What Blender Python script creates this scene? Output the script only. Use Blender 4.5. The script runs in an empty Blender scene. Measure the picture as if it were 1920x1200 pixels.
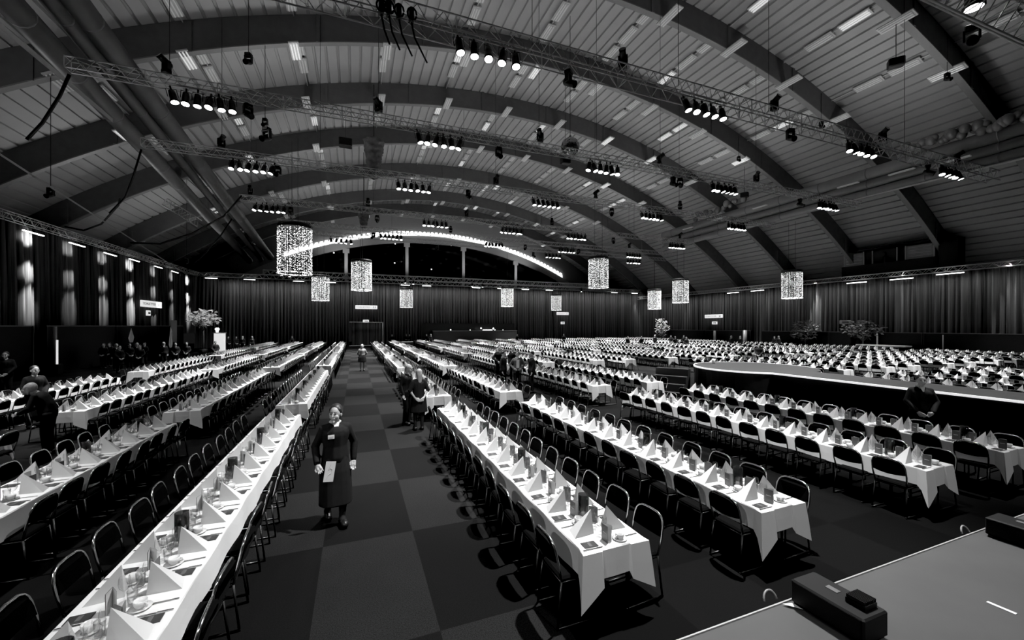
import bpy, math, random
from mathutils import Vector, Matrix
R = random.Random(7)
PI = math.pi
C = bpy.context.scene.collection

# ------------------------------------------------------------------ camera model (1920x1200)
F = 752.0; YAW = math.radians(21.3); SA, CA = math.sin(YAW), math.cos(YAW); HC = 2.9; HOR = 611.0
def proj(x, y, z):
    d = x*SA + y*CA
    if d < 0.3: return None
    return 960 + F*(x*CA - y*SA)/d, HOR + F*(HC - z)/d, d
def at_d(px, py, d):
    l = (px-960)/F*d
    return Vector((l*CA + d*SA, d*CA - l*SA, HC - (py-HOR)/F*d))
def at_y(px, py, Y):
    u = (px-960)/F
    return at_d(px, py, Y/(CA - u*SA))
def at_x(px, py, X):
    u = (px-960)/F
    return at_d(px, py, X/(u*CA + SA))
def at_z(px, py, z):
    return at_d(px, py, (HC-z)*F/(py-HOR))

cam = bpy.data.cameras.new('camera'); co = bpy.data.objects.new('camera', cam); C.objects.link(co)
co.location = (0, 0, HC); co.rotation_euler = (PI/2, 0, -YAW)
cam.sensor_width = 36; cam.lens = F/1920*36; cam.shift_y = (HOR-600)/1920; cam.clip_start = .05; cam.clip_end = 400
bpy.context.scene.camera = co

# ------------------------------------------------------------------ materials
def mat(name, v, rough=.6, metal=0., noise=0., scale=8., spec=.5, emit=0., bump=0., sample=False):
    m = bpy.data.materials.new(name); m.use_nodes = True
    nt = m.node_tree; b = nt.nodes['Principled BSDF']
    b.inputs['Base Color'].default_value = (v, v, v, 1); b.inputs['Roughness'].default_value = rough
    b.inputs['Metallic'].default_value = metal; b.inputs['Specular IOR Level'].default_value = spec
    if emit:
        b.inputs['Emission Color'].default_value = (1, 1, 1, 1); b.inputs['Emission Strength'].default_value = emit
        m.cycles.emission_sampling = 'AUTO' if sample else 'NONE'
    if noise or bump:
        t = nt.nodes.new('ShaderNodeTexCoord'); n = nt.nodes.new('ShaderNodeTexNoise')
        n.inputs['Scale'].default_value = scale; n.inputs['Detail'].default_value = 4
        nt.links.new(t.outputs['Object'], n.inputs['Vector'])
        if noise:
            r = nt.nodes.new('ShaderNodeMapRange')
            r.inputs['To Min'].default_value = max(v*(1-noise), 0); r.inputs['To Max'].default_value = v*(1+noise)
            nt.links.new(n.outputs['Fac'], r.inputs['Value']); nt.links.new(r.outputs['Result'], b.inputs['Base Color'])
        if bump:
            u = nt.nodes.new('ShaderNodeBump'); u.inputs['Strength'].default_value = bump
            nt.links.new(n.outputs['Fac'], u.inputs['Height']); nt.links.new(u.outputs['Normal'], b.inputs['Normal'])
    return m
def glassy(name, tint=.93, gloss=.12, rough=.03):
    m = bpy.data.materials.new(name); m.use_nodes = True; nt = m.node_tree; nt.nodes.remove(nt.nodes['Principled BSDF'])
    o = nt.nodes['Material Output']; t = nt.nodes.new('ShaderNodeBsdfTransparent'); g = nt.nodes.new('ShaderNodeBsdfGlossy')
    t.inputs['Color'].default_value = (tint, tint, tint, 1); g.inputs['Roughness'].default_value = rough
    lw = nt.nodes.new('ShaderNodeLayerWeight'); lw.inputs['Blend'].default_value = .28
    mr = nt.nodes.new('ShaderNodeMapRange'); mr.inputs['To Min'].default_value = gloss*.2; mr.inputs['To Max'].default_value = gloss*3.6
    mx = nt.nodes.new('ShaderNodeMixShader')
    r3 = nt.nodes.new('ShaderNodeMapRange'); r3.inputs['From Min'].default_value = .25; r3.inputs['To Min'].default_value = tint; r3.inputs['To Max'].default_value = tint*.6; nt.links.new(lw.outputs['Facing'], r3.inputs['Value']); nt.links.new(r3.outputs[0], t.inputs['Color'])
    nt.links.new(lw.outputs['Facing'], mr.inputs['Value']); nt.links.new(mr.outputs['Result'], mx.inputs['Fac'])
    nt.links.new(t.outputs[0], mx.inputs[1]); nt.links.new(g.outputs[0], mx.inputs[2]); nt.links.new(mx.outputs[0], o.inputs['Surface'])
    return m
M = dict(
 cloth=mat('white_linen', .82, .8, noise=.05, scale=3, spec=.2), napkin=mat('napkin_paper', .74, .8, noise=.03, spec=.2),
 darkleg=mat('dark_steel_leg', .07, .3, .9, noise=.1), chrome=mat('chrome_tube', .72, .18, 1., noise=.05), uphol=mat('black_upholstery', .004, .8, noise=.3, scale=40, spec=.06),
 board=mat('table_board', .12, .6, noise=.3), tleg=mat('table_leg_steel', .25, .35, .9, noise=.1),
 china=mat('white_china', .78, .18, noise=.02), steel=mat('cutlery_steel', .5, .2, 1., noise=.05),
 dark=mat('dark_card', .045, .38, noise=.3, scale=30), cardface=mat('grey_print', .13, .5, noise=.5, scale=25), paper=mat('white_paper', .8, .7, noise=.04),
 glass=glassy('clear_glass', .97, .13), smoke=glassy('smoked_glass', .42, .16), booklet=mat('booklet_cover', .1, .33, noise=.2, scale=20), wax=mat('candle_wax', .8, .5, noise=.03, emit=.6),
 ceil=mat('profiled_ceiling', .40, .6, noise=.12, scale=.6), beam=mat('laminated_timber', .105, .7, noise=.25, scale=2.2),
 flange=mat('beam_flange', .2, .6, noise=.1), pipe=mat('duct_metal', .13, .5, .2, noise=.2, scale=1.5), pipeR=mat('roof_duct_metal', .3, .5, .2, noise=.15, scale=1.5), rail=mat('rail_metal', .45, .45, .3, noise=.1),
 truss=mat('aluminium_truss', .7, .35, .45, noise=.1), black=mat('matt_black', .008, .6, noise=.3, spec=.3), gear=mat('black_lamp_housing', .014, .42, noise=.3, spec=.4),
 lens=mat('lit_lens', .9, .3, emit=14., noise=.02), bar=mat('light_bar', .9, .3, emit=3.5, noise=.02),
 fix=mat('lamp_fixture', .6, .5, noise=.12, scale=3), tube=mat('fluorescent_tube', .85, .3, noise=.05, emit=.04), tubeon=mat('glinting_tube', .9, .25, noise=.05, emit=.4),
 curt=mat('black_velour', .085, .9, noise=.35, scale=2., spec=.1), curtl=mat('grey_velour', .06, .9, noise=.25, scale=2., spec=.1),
 stage=mat('stage_vinyl', .088, .5, noise=.22, scale=2.5, spec=.3), run=mat('runway_vinyl', .06, .45, noise=.25, scale=2.5, spec=.3),
 strip=mat('white_edge_strip', .9, .4, noise=.02, emit=.75), skin=mat('skin', .42, .55, noise=.06, scale=12), shirt=mat('black_shirt', .012, .8, noise=.3, scale=10, spec=.2),
 suit=mat('dark_suit', .018, .8, noise=.3, scale=14, spec=.2), blouse=mat('pale_blouse', .3, .8, noise=.15, scale=10), grey=mat('grey_jacket', .11, .8, noise=.3, scale=14, spec=.2), hairD=mat('dark_hair', .02, .5, noise=.4, scale=30), hairL=mat('fair_hair', .34, .5, noise=.5, scale=22, bump=.6),
 white=mat('white_shirt', .7, .7, noise=.05), shoe=mat('black_leather', .01, .35, noise=.2), lip=mat('lips', .2, .5, noise=.1), eye=mat('eye_dark', .02, .3, noise=.1),
 leaf=mat('leaf', .5, .5, noise=.5, scale=6), leafD=mat('dark_leaf', .03, .6, noise=.5, scale=6), bark=mat('bark', .1, .8, noise=.4, scale=12),
 crystal=mat('crystal', .8, .12, noise=.05), frame=mat('window_frame_paint', .5, .6, noise=.1), gable=mat('gable_board', .3, .7, noise=.15), night=mat('night_black', .003, .3, noise=.3),
 pane=mat('dark_pane', .004, .06, noise=.3, spec=.5), coves=mat('cove_light', .9, .4, emit=3.2, noise=.02, sample=True), mirror=mat('mirror_tiles', .38, .1, 1., noise=.2, scale=20),
 ball=mat('balloon', .17, .3, noise=.5, scale=.8), net=mat('balloon_net', .1, .6, noise=.95, scale=3.5, bump=.6), cable=mat('black_cable', .015, .6, noise=.2), wire=mat('steel_wire', .06, .5, .5, noise=.1),
 wall=mat('dark_wall', .03, .8, noise=.2, scale=1.), sign=mat('glowing_white', .9, .4, noise=.02, emit=.7), ink=mat('sign_ink', .05, .6, noise=.1), steps=mat('step_black', .012, .7, noise=.3),
 winlit=mat('lit_interior', .14, .6, noise=.6, scale=1.6, emit=.01), counter=mat('counter_grey', .07, .6, noise=.2), glow=mat('lamp_glow', .9, .3, emit=2., noise=.02), tape=mat('white_tape', .85, .6, noise=.03))
def floor_mat():
    m = bpy.data.materials.new('checker_carpet'); m.use_nodes = True; nt = m.node_tree; b = nt.nodes['Principled BSDF']; L = nt.links.new
    b.inputs['Roughness'].default_value = .9; b.inputs['Specular IOR Level'].default_value = .15
    tc = nt.nodes.new('ShaderNodeTexCoord'); mp = nt.nodes.new('ShaderNodeMapping'); L(tc.outputs['Object'], mp.inputs['Vector'])
    mp.inputs['Location'].default_value = (.4/1.15+40, -9.8/2+40.0, 0); mp.inputs['Scale'].default_value = (1/1.15, .5, 1)
    ck = nt.nodes.new('ShaderNodeTexChecker'); ck.inputs['Scale'].default_value = 1.0
    ck.inputs['Color1'].default_value = (.0118, .0118, .0118, 1); ck.inputs['Color2'].default_value = (.0034, .0034, .0034, 1); L(mp.outputs[0], ck.inputs['Vector'])
    n = nt.nodes.new('ShaderNodeTexNoise'); n.inputs['Scale'].default_value = 85; n.inputs['Detail'].default_value = 5; L(tc.outputs['Object'], n.inputs['Vector'])
    n2 = nt.nodes.new('ShaderNodeTexNoise'); n2.inputs['Scale'].default_value = 1.2; n2.inputs['Detail'].default_value = 3; L(tc.outputs['Object'], n2.inputs['Vector'])
    r = nt.nodes.new('ShaderNodeMapRange'); r.inputs['From Min'].default_value = .3; r.inputs['From Max'].default_value = .7; r.inputs['To Min'].default_value = .25; r.inputs['To Max'].default_value = 1.75; L(n.outputs['Fac'], r.inputs['Value'])
    r2 = nt.nodes.new('ShaderNodeMapRange'); r2.inputs['To Min'].default_value = .75; r2.inputs['To Max'].default_value = 1.25; L(n2.outputs['Fac'], r2.inputs['Value'])
    k = nt.nodes.new('ShaderNodeMath'); k.operation = 'MULTIPLY'; L(r.outputs[0], k.inputs[0]); L(r2.outputs[0], k.inputs[1])
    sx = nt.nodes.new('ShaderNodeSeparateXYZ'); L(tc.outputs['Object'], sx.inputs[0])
    def mth(op, a, b):
        q = nt.nodes.new('ShaderNodeMath'); q.operation = op
        for i_, w_ in enumerate((a, b)):
            if isinstance(w_, (int, float)): q.inputs[i_].default_value = w_
            else: L(w_, q.inputs[i_])
        return q.outputs[0]
    side = mth('MAXIMUM', mth('GREATER_THAN', sx.outputs['X'], 1.9), mth('LESS_THAN', sx.outputs['X'], -1.55)); near = nt.nodes.new('ShaderNodeMapRange'); near.inputs['From Min'].default_value = 11; near.inputs['From Max'].default_value = 20; near.inputs['To Min'].default_value = .78; near.inputs['To Max'].default_value = .2; L(sx.outputs['Y'], near.inputs['Value'])  # painted shade: carpet colour darkened off the aisle, most near the stage
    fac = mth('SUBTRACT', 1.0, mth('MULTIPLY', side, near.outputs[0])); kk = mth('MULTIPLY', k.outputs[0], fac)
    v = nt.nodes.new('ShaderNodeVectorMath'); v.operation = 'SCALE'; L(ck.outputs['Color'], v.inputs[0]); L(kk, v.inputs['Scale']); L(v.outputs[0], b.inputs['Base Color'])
    u = nt.nodes.new('ShaderNodeBump'); u.inputs['Strength'].default_value = .4; L(n.outputs['Fac'], u.inputs['Height']); L(u.outputs[0], b.inputs['Normal'])
    return m
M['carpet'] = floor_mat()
for k_, v_ in (('curt', .085), ('curtl', .06)):   # fine vertical pleat shading, painted into the cloth colour
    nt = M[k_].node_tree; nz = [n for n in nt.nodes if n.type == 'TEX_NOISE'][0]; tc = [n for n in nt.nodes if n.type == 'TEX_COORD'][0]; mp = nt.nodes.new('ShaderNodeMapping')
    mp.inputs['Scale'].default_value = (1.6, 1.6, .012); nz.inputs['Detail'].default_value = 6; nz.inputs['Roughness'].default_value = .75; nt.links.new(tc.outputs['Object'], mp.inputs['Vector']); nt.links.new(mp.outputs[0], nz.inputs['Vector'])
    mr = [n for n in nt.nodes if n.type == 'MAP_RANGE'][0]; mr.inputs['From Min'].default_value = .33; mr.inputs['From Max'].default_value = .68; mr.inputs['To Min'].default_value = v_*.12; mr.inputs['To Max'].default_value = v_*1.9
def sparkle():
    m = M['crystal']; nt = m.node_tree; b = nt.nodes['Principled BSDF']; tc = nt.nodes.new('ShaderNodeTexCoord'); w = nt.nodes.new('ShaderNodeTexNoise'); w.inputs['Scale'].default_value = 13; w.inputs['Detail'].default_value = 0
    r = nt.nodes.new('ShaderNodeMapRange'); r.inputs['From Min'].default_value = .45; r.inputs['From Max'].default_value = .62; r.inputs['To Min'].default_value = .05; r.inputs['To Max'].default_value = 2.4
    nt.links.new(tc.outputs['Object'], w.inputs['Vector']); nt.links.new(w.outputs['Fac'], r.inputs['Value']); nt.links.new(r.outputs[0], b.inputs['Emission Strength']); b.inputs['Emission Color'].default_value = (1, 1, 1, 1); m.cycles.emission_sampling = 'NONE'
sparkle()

# ------------------------------------------------------------------ mesh builder
class MB:
    def __init__(s): s.v = []; s.f = []; s.m = []; s.mi = 0
    def add(s, vs, fs):
        o = len(s.v); s.v += [tuple(p) for p in vs]
        for f in fs: s.f.append(tuple(i+o for i in f)); s.m.append(s.mi)
        return s
    def box(s, c, d, rz=0, mtx=None):
        x, y, z = d[0]/2, d[1]/2, d[2]/2
        vs = [Vector((a, b, e)) for a in (-x, x) for b in (-y, y) for e in (-z, z)]
        rm = Matrix.Rotation(rz, 3, 'Z') if mtx is None else mtx
        return s.add([rm @ p + Vector(c) for p in vs], [(0, 1, 3, 2), (4, 6, 7, 5), (0, 4, 5, 1), (2, 3, 7, 6), (0, 2, 6, 4), (1, 5, 7, 3)])
    def rbox(s, c, d, r=.01):  # box with chamfered edges
        x, y, z = d[0]/2, d[1]/2, d[2]/2; vs = []
        lv = [(-z, 1), (-z+r, 0), (z-r, 0), (z, 1)]
        for zz, i in lv:
            k = r if i else 0
            for a, b in ((x-k-r, y-k), (x-k, y-k-r), (x-k, -y+k+r), (x-k-r, -y+k), (-x+k+r, -y+k), (-x+k, -y+k+r), (-x+k, y-k-r), (-x+k+r, y-k)):
                vs.append((a+c[0], b+c[1], zz+c[2]))
        fs = [tuple(range(8)), tuple(range(31, 23, -1))]
        for l in range(3):
            for i in range(8):
                j = (i+1) % 8; fs.append((l*8+j, l*8+i, l*8+8+i, l*8+8+j))
        return s.add(vs, fs)
    def tube(s, pts, r, n=6, caps=True, closed=False):
        pts = [Vector(p) for p in pts]; N = len(pts); vs = []; fs = []
        rr = r if isinstance(r, (list, tuple)) else [r]*N
        up = None
        for i, p in enumerate(pts):
            a = pts[(i-1) % N] if (closed or i > 0) else p; b = pts[(i+1) % N] if (closed or i < N-1) else p
            t = (b-a).normalized() if (b-a).length > 1e-9 else Vector((0, 0, 1))
            if up is None: up = Vector((0, 0, 1)) if abs(t.z) < .9 else Vector((1, 0, 0))
            q = (up - t*up.dot(t))
            q = q.normalized() if q.length > 1e-6 else t.orthogonal().normalized()
            up = q; w = t.cross(q)
            for k in range(n):
                g = 2*PI*k/n; vs.append(p + (q*math.cos(g) + w*math.sin(g))*rr[i])
        for i in range(N if closed else N-1):
            j = (i+1) % N
            for k in range(n):
                l = (k+1) % n; fs.append((i*n+k, i*n+l, j*n+l, j*n+k))
        if caps and not closed: fs += [tuple(range(n))[::-1], tuple(range((N-1)*n, N*n))]
        return s.add(vs, fs)
    def lathe(s, prof, n=12, c=(0, 0, 0), cap=True):
        vs = []; fs = []; K = len(prof)
        for r, z in prof:
            for k in range(n):
                g = 2*PI*k/n; vs.append((c[0]+r*math.cos(g), c[1]+r*math.sin(g), c[2]+z))
        for i in range(K-1):
            for k in range(n):
                l = (k+1) % n; fs.append((i*n+k, i*n+l, (i+1)*n+l, (i+1)*n+k))
        if cap:
            fs.append(tuple(range(n))[::-1])
            if prof[-1][0] > 1e-4: fs.append(tuple(range((K-1)*n, K*n)))
        return s.add(vs, fs)
    def ell(s, c, r, n=12, m=8, mtx=None):
        vs = []; fs = []
        c = Vector(c)
        for i in range(m+1):
            th = PI*i/m
            for k in range(n):
                g = 2*PI*k/n
                p = Vector((r[0]*max(math.sin(th), 1e-3)*math.cos(g), r[1]*max(math.sin(th), 1e-3)*math.sin(g), -r[2]*math.cos(th)))
                vs.append((mtx @ p if mtx else p) + c)
        for i in range(m):
            for k in range(n):
                l = (k+1) % n; fs.append((i*n+k, i*n+l, (i+1)*n+l, (i+1)*n+k))
        fs += [tuple(range(n))[::-1], tuple(range(m*n, (m+1)*n))]
        return s.add(vs, fs)
    def cap(s, a, b, ra, rb, n=10):
        a, b = Vector(a), Vector(b); t = b-a; L = t.length
        t = t/L if L > 1e-6 else Vector((0, 0, 1)); pts = []; rr = []
        for k in range(5):
            g = PI/2*k/4; pts.append(a - t*ra*math.cos(g)); rr.append(max(ra*math.sin(g), ra*.02))
        for k in range(5):
            g = PI/2*(1-k/4); pts.append(b + t*rb*math.cos(g)); rr.append(max(rb*math.sin(g), rb*.02))
        return s.tube(pts, rr, n)
    def mesh(s, name, mats, smooth=False):
        me = bpy.data.meshes.new(name); me.from_pydata(s.v, [], s.f)
        for m in (mats if isinstance(mats, (list, tuple)) else [mats]): me.materials.append(M[m])
        if any(s.m): me.polygons.foreach_set('material_index', s.m)
        if smooth: me.polygons.foreach_set('use_smooth', [True]*len(s.f))
        me.update(); return me
def link(name, me, parent=None, loc=(0, 0, 0), rz=0):
    o = bpy.data.objects.new(name, me); C.objects.link(o); o.location = loc; o.rotation_euler = (0, 0, rz)
    if parent is not None: o.parent = parent
    return o
def tag(o, label, cat, group=None, kind=None):
    o['label'] = label; o['category'] = cat
    if group: o['group'] = group
    if kind: o['kind'] = kind
    return o
def empty(name, label, cat, loc=(0, 0, 0), rz=0, group=None):
    return tag(link(name, None, None, loc, rz), label, cat, group)
def part(name, mb, m, parent, smooth=False, label=None):
    o = link(name, mb.mesh(name, m, smooth), parent)
    if label: o['label'] = label
    return o
def struct(name, mb, m, smooth=False, label=None):
    o = link(name, mb.mesh(name, m, smooth)); o['kind'] = 'structure'
    if label: o['label'] = label
    return o
def copy_tree(o, parent=None):
    c = o.copy(); C.objects.link(c)
    if parent is not None: c.parent = parent
    for ch in list(o.children): copy_tree(ch, c)
    return c
def place(proto, used, loc, rz, label=None, group=None):
    """first call moves the prototype itself, later calls copy it with its parts"""
    o = copy_tree(proto) if used[0] else proto
    used[0] = True
    o.location = loc; o.rotation_euler = (0, 0, rz)
    if label: o['label'] = label
    if group: o['group'] = group
    return o
ORD = ['zeroth', 'first', 'second', 'third', 'fourth', 'fifth', 'sixth', 'seventh', 'eighth', 'ninth', 'tenth', 'eleventh', 'twelfth', 'thirteenth', 'fourteenth', 'fifteenth', 'sixteenth', 'seventeenth', 'eighteenth', 'nineteenth', 'twentieth'] + ['twenty-'+w for w in ('first', 'second', 'third', 'fourth', 'fifth', 'sixth', 'seventh', 'eighth', 'ninth')] + ['thirtieth'] + ['thirty-'+w for w in ('first', 'second', 'third', 'fourth', 'fifth', 'sixth', 'seventh', 'eighth', 'ninth')]
def in_frame(x, y, z, mx=40, my=60):
    p = proj(x, y, z)
    return p is not None and -mx < p[0] < 1920+mx and -my < p[1] < 1200+my
# ------------------------------------------------------------------ building shell
XL, XR, YB = -19.2, 50.5, 62.7
AC, AR, AZ = 14.1, 61.5, 22.99          # arch centre, radius, height of the underside at the crown
def under(x, extra=0.): return AZ - AR + math.sqrt(max((AR+extra)**2 - (x-AC)**2, 0))
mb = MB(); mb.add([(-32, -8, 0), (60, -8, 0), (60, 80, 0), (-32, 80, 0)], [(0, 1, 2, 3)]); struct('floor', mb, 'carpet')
# profiled vault
mb = MB(); D = 1.66; pts = []; a = -math.asin(47.5/(AR+D)); a1 = math.asin(45/(AR+D)); st = .8/(AR+D); q = 0
while a < a1:
    for da, dr in ((0, 0), (st*.76, 0), (st*.8, .13), (st*.96, .13)):
        r = AR+D+dr; pts.append((AC + r*math.sin(a+da), AZ-AR + r*math.cos(a+da)))
    a += st
vs = [(x, y, z) for y in (-8, 79) for x, z in pts]; n = len(pts)
mb.add(vs, [(i, i+1, n+i+1, n+i) for i in range(n-1)]); struct('ceiling', mb, 'ceil')
# arches
AY = [6.4, 13.65, 20.7, 28.1, 35.8, 43.9, 54.0, 64.5, 72.5]
for i, Y in enumerate(AY):
    mb = MB(); x0, x1 = -30, 57; N = 64; vs = []
    for k in range(N+1):
        x = x0 + (x1-x0)*k/N; r = (x-AC)/AR; s_, c_ = r, math.sqrt(1-r*r)
        for dr in (0, D-.02):
            for dy in (-.16, .16): vs.append((AC + (AR+dr)*s_, Y+dy, AZ-AR + (AR+dr)*c_))
    fs = []
    for k in range(N):
        b = 4*k; fs += [(b, b+1, b+5, b+4), (b+2, b+6, b+7, b+3), (b, b+4, b+6, b+2), (b+1, b+3, b+7, b+5)]
    fs += [(0, 2, 3, 1), (4*N, 4*N+1, 4*N+3, 4*N+2)]
    mb.add(vs, fs); o = struct('arch_beam', mb, 'beam', label='%s laminated timber arch beam from the camera' % ORD[i+1])
    mb = MB(); vs = []
    for k in range(N+1):
        x = x0 + (x1-x0)*k/N; s_ = (x-AC)/AR; c_ = math.sqrt(1-s_*s_)
        for dr in (-.07, 0.0):
            for dy in (-.19, .19): vs.append((AC + (AR+dr)*s_, Y+dy, AZ-AR + (AR+dr)*c_))
    mb.add(vs, fs); part('flange', mb, 'flange', o)
    mb = MB()
    for k in range(12):
        x = -22 + 6.6*k; z = under(x); mb.box((x, Y-.2, z+.8), (.22, .08, 1.7))
    part('stiffener_plate', mb, 'beam', o)
# outer walls
for nm, c, d in (('wall_left', (-31, 35, 7), (.3, 90, 14)), ('wall_right', (58.5, 35, 7), (.3, 90, 14))):
    mb = MB(); mb.box(c, d); struct(nm, mb, 'wall')
# gable wall with arched window at Y=78.4
GY = 78.4; WC, WR, WZ = 14.2, 60.6, 18.95
def warc(x, e=0): return WZ - WR + math.sqrt(max((WR+e)**2 - (x-WC)**2, 0))
mb = MB(); vs = []; N = 60
for k in range(N+1):
    x = -30 + 88*k/N; vs += [(x, GY, warc(x, .2)), (x, GY, max(under(x, D), warc(x, .2)) + .1)]
mb.add(vs, [(2*k, 2*k+2, 2*k+3, 2*k+1) for k in range(N)]); struct('wall_back', mb, 'gable')
W1 = struct('window_1', (lambda b: b.add([(-16, GY+.3, 5)] + [(-16+58*k/40, GY+.3, warc(-16+58*k/40)+.3) for k in range(41)] + [(42, GY+.3, 5)], [tuple(range(43))]))(MB()), 'pane', label='dark arched gable window above the back curtain')
mb = MB(); vs = []
for k in range(N+1):
    x = -22 + 72*k/N
    for e in (0, 1.25):
        for dy in (-.3, .25): vs.append((x, GY+dy, warc(x, e)))
mb.add(vs, [f for k in range(N) for f in ((4*k, 4*k+1, 4*k+5, 4*k+4), (4*k+2, 4*k+6, 4*k+7, 4*k+3), (4*k, 4*k+4, 4*k+6, 4*k+2), (4*k+1, 4*k+3, 4*k+7, 4*k+5))]); part('window_frame', mb, 'frame', W1)
for px in (649, 763, 869, 967):
    p = at_y(px, 500, GY-.2); mb = MB(); mb.box((p.x, GY-.1, 12), (.55, .35, 2*(warc(p.x)-12))); mb.box((p.x, GY-.1, warc(p.x)-.4), (1.1, .37, .8)); part('window_mullion', mb, 'frame', W1)
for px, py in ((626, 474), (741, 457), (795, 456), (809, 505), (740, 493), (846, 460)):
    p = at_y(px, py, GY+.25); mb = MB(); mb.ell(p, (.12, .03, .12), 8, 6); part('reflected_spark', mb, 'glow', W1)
# lit cove above the window, scalloped by the ceiling profile
mb = MB(); x = at_y(532, 480, GY).x
while x < at_y(1052, 505, GY).x:
    e = 1.3; mb.add([(x, GY-.36, warc(x, e)), (x+.78, GY-.36, warc(x+.78, e)), (x+.78, GY-.36, warc(x+.78, e)+.25), (x+.62, GY-.36, warc(x+.58, e)+.8), (x+.2, GY-.36, warc(x+.2, e)+.8), (x, GY-.36, warc(x, e)+.25)], [(0, 1, 2, 3, 4, 5)]); x += .78
struct('trim_1', mb, 'coves', label='bright scalloped cove light along the gable arch')
# ------------------------------------------------------------------ curtains
def curtain(name, p0, p1, z0, z1, seed, m, label, group, amp=.24):
    r = random.Random(seed); p0, p1 = Vector(p0), Vector(p1); L = (p1-p0).length; t = (p1-p0)/L; nrm = Vector((-t.y, t.x, 0)); mb = MB()
    n = int(L/.09); vs = []; ph = r.random()*6; w = 0
    for k in range(n+1):
        s = L*k/n; w += (.09/.42)*2*PI*(.7 + .6*r.random()); o = amp*math.sin(w+ph) + .05*math.sin(w*.31)
        for z, g in ((z0, 1.15), ((z0+z1)/2, .95), (z1, .55)):
            p = p0 + t*s + nrm*o*g; vs.append((p.x, p.y, z))
    mb.add(vs, [f for k in range(n) for f in ((3*k, 3*k+3, 3*k+4, 3*k+1), (3*k+1, 3*k+4, 3*k+5, 3*k+2))])
    o = link(name, mb.mesh(name, m, True)); tag(o, label, 'curtain', group); return o
ys = [6, 14, 22, 29, 36, 43, 50, 56.5, 62.6]
for i in range(8):
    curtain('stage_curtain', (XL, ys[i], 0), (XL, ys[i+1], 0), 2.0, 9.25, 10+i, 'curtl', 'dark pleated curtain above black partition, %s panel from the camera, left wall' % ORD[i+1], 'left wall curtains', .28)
xs = [-19.2, -12, -6, at_y(655, 640, YB).x, at_y(719, 640, YB).x, 11, 18, 25, 32, 39, 46, 52, 57]
for i in range(12):
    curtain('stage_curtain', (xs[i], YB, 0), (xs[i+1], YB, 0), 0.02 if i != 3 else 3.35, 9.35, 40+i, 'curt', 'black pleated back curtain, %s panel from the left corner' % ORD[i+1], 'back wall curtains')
ys2 = [9, 15, 21, 27, 33, 39, 45, 51, 57, 62.6]
for i in range(9):
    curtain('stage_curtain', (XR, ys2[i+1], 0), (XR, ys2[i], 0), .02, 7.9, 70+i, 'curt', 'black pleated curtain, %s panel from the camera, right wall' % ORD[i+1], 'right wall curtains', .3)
# doorway drape at the end of the aisle
dl, dr_ = at_y(655, 640, YB-.3).x, at_y(719, 640, YB-.3).x
dd = curtain('door_drape', (dl+.3, YB-.1, 0), (dr_-.3, YB-.1, 0), .02, 3.4, 99, 'curt', 'black drape closing the doorway at the aisle end', None, .05)
mb = MB(); mb.tube([(dl, YB-.35, 3.45), (dr_, YB-.35, 3.4)], .05, 6); tag(link('curtain_pole', mb.mesh('curtain_pole', 'rail', True)), 'grey horizontal pole over the aisle-end doorway', 'pole')
mb = MB(); mb.tube([(dr_-.1, YB-.4, .05), (dr_-.1, YB-.4, 3.3)], .06, 6); tag(link('door_post', mb.mesh('door_post', 'rail', True)), 'pale upright post beside the aisle-end doorway', 'post')
mb = MB(); mb.box(((dl+dr_)/2, YB-.9, .05), (dr_-dl, .5, .1)); tag(link('threshold_strip', mb.mesh('threshold_strip', 'tape')), 'white threshold strip on floor at the aisle end', 'threshold')
# black partitions
def partition(p0, p1, h, label, group):
    p0, p1 = Vector(p0), Vector(p1); c = (p0+p1)/2; L = (p1-p0).length; ang = math.atan2(p1.y-p0.y, p1.x-p0.x)
    t = empty('partition_screen', label, 'partition', c, ang, group)
    mb = MB(); mb.box((0, 0, h/2), (L-.04, .08, h)); part('black_panel', mb, 'black', t)
    mb = MB(); mb.box((0, 0, h+.03), (L-.04, .1, .06)); part('top_rail', mb, 'pipe', t)
    for s in (-1, 1):
        mb = MB(); mb.box((s*(L/2-.06), 0, h/2), (.08, .14, h)); part('end_post', mb, 'gear', t)
    return t
PL = -17.3
for i, (a, b) in enumerate(((10, 17.5), (17.5, 25), (25, 31.5), (32.5, 40), (40, 47), (47, 53))):
    partition((PL, a, 0), (PL, b, 0), 2.86, 'black waist-high partition screen, %s from the camera along left curtain' % ORD[i+1] if 0 else 'tall black partition screen, %s from the camera, before the left curtain' % ORD[i+1], 'left partition screens')
for i, (a, b) in enumerate(((12, 21), (21, 29), (29, 37), (38.5, 46), (46, 54))):
    partition((49.5, a, 0), (49.5, b, 0), 2.2, 'low black partition screen, %s from the camera, before the right curtain' % ORD[i+1], 'right partition screens')
# pale posts and openings in the partitions
for px, y0, y1, X, w, lb in ((1340, 620, 640, 49, .35, 'slim pale post rising at the black right partition, beneath the toilet sign'), (1397, 619, 650, 49, .5, 'broad pale drape edge hanging at an right partition gap'), (1645, 625, 655, 49, .14, 'thin pale pole standing before the black right partition'), (1768, 628, 664, 49, .08, 'thin grey pole by the last right partition')):
    a, b = at_x(px, y0, X), at_x(px, y1, X); mb = MB(); mb.tube([(a.x, a.y, 0), (a.x, a.y, a.z)], w/2, 8); tag(link('pale_post', mb.mesh('pale_post', 'rail', True)), lb, 'post')
a = at_x(103, 690, -16.8); mb = MB(); mb.tube([(a.x, a.y, .5), (a.x, a.y, 2.85)], .09, 8); mb2 = mb
t = tag(link('lamp_post', mb.mesh('lamp_post', 'rail', True)), 'pale lit upright stand against black left partition', 'stand'); mb = MB(); mb.box((a.x, a.y, .3), (.5, .5, .6)); part('base', mb, 'gear', t)
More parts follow.
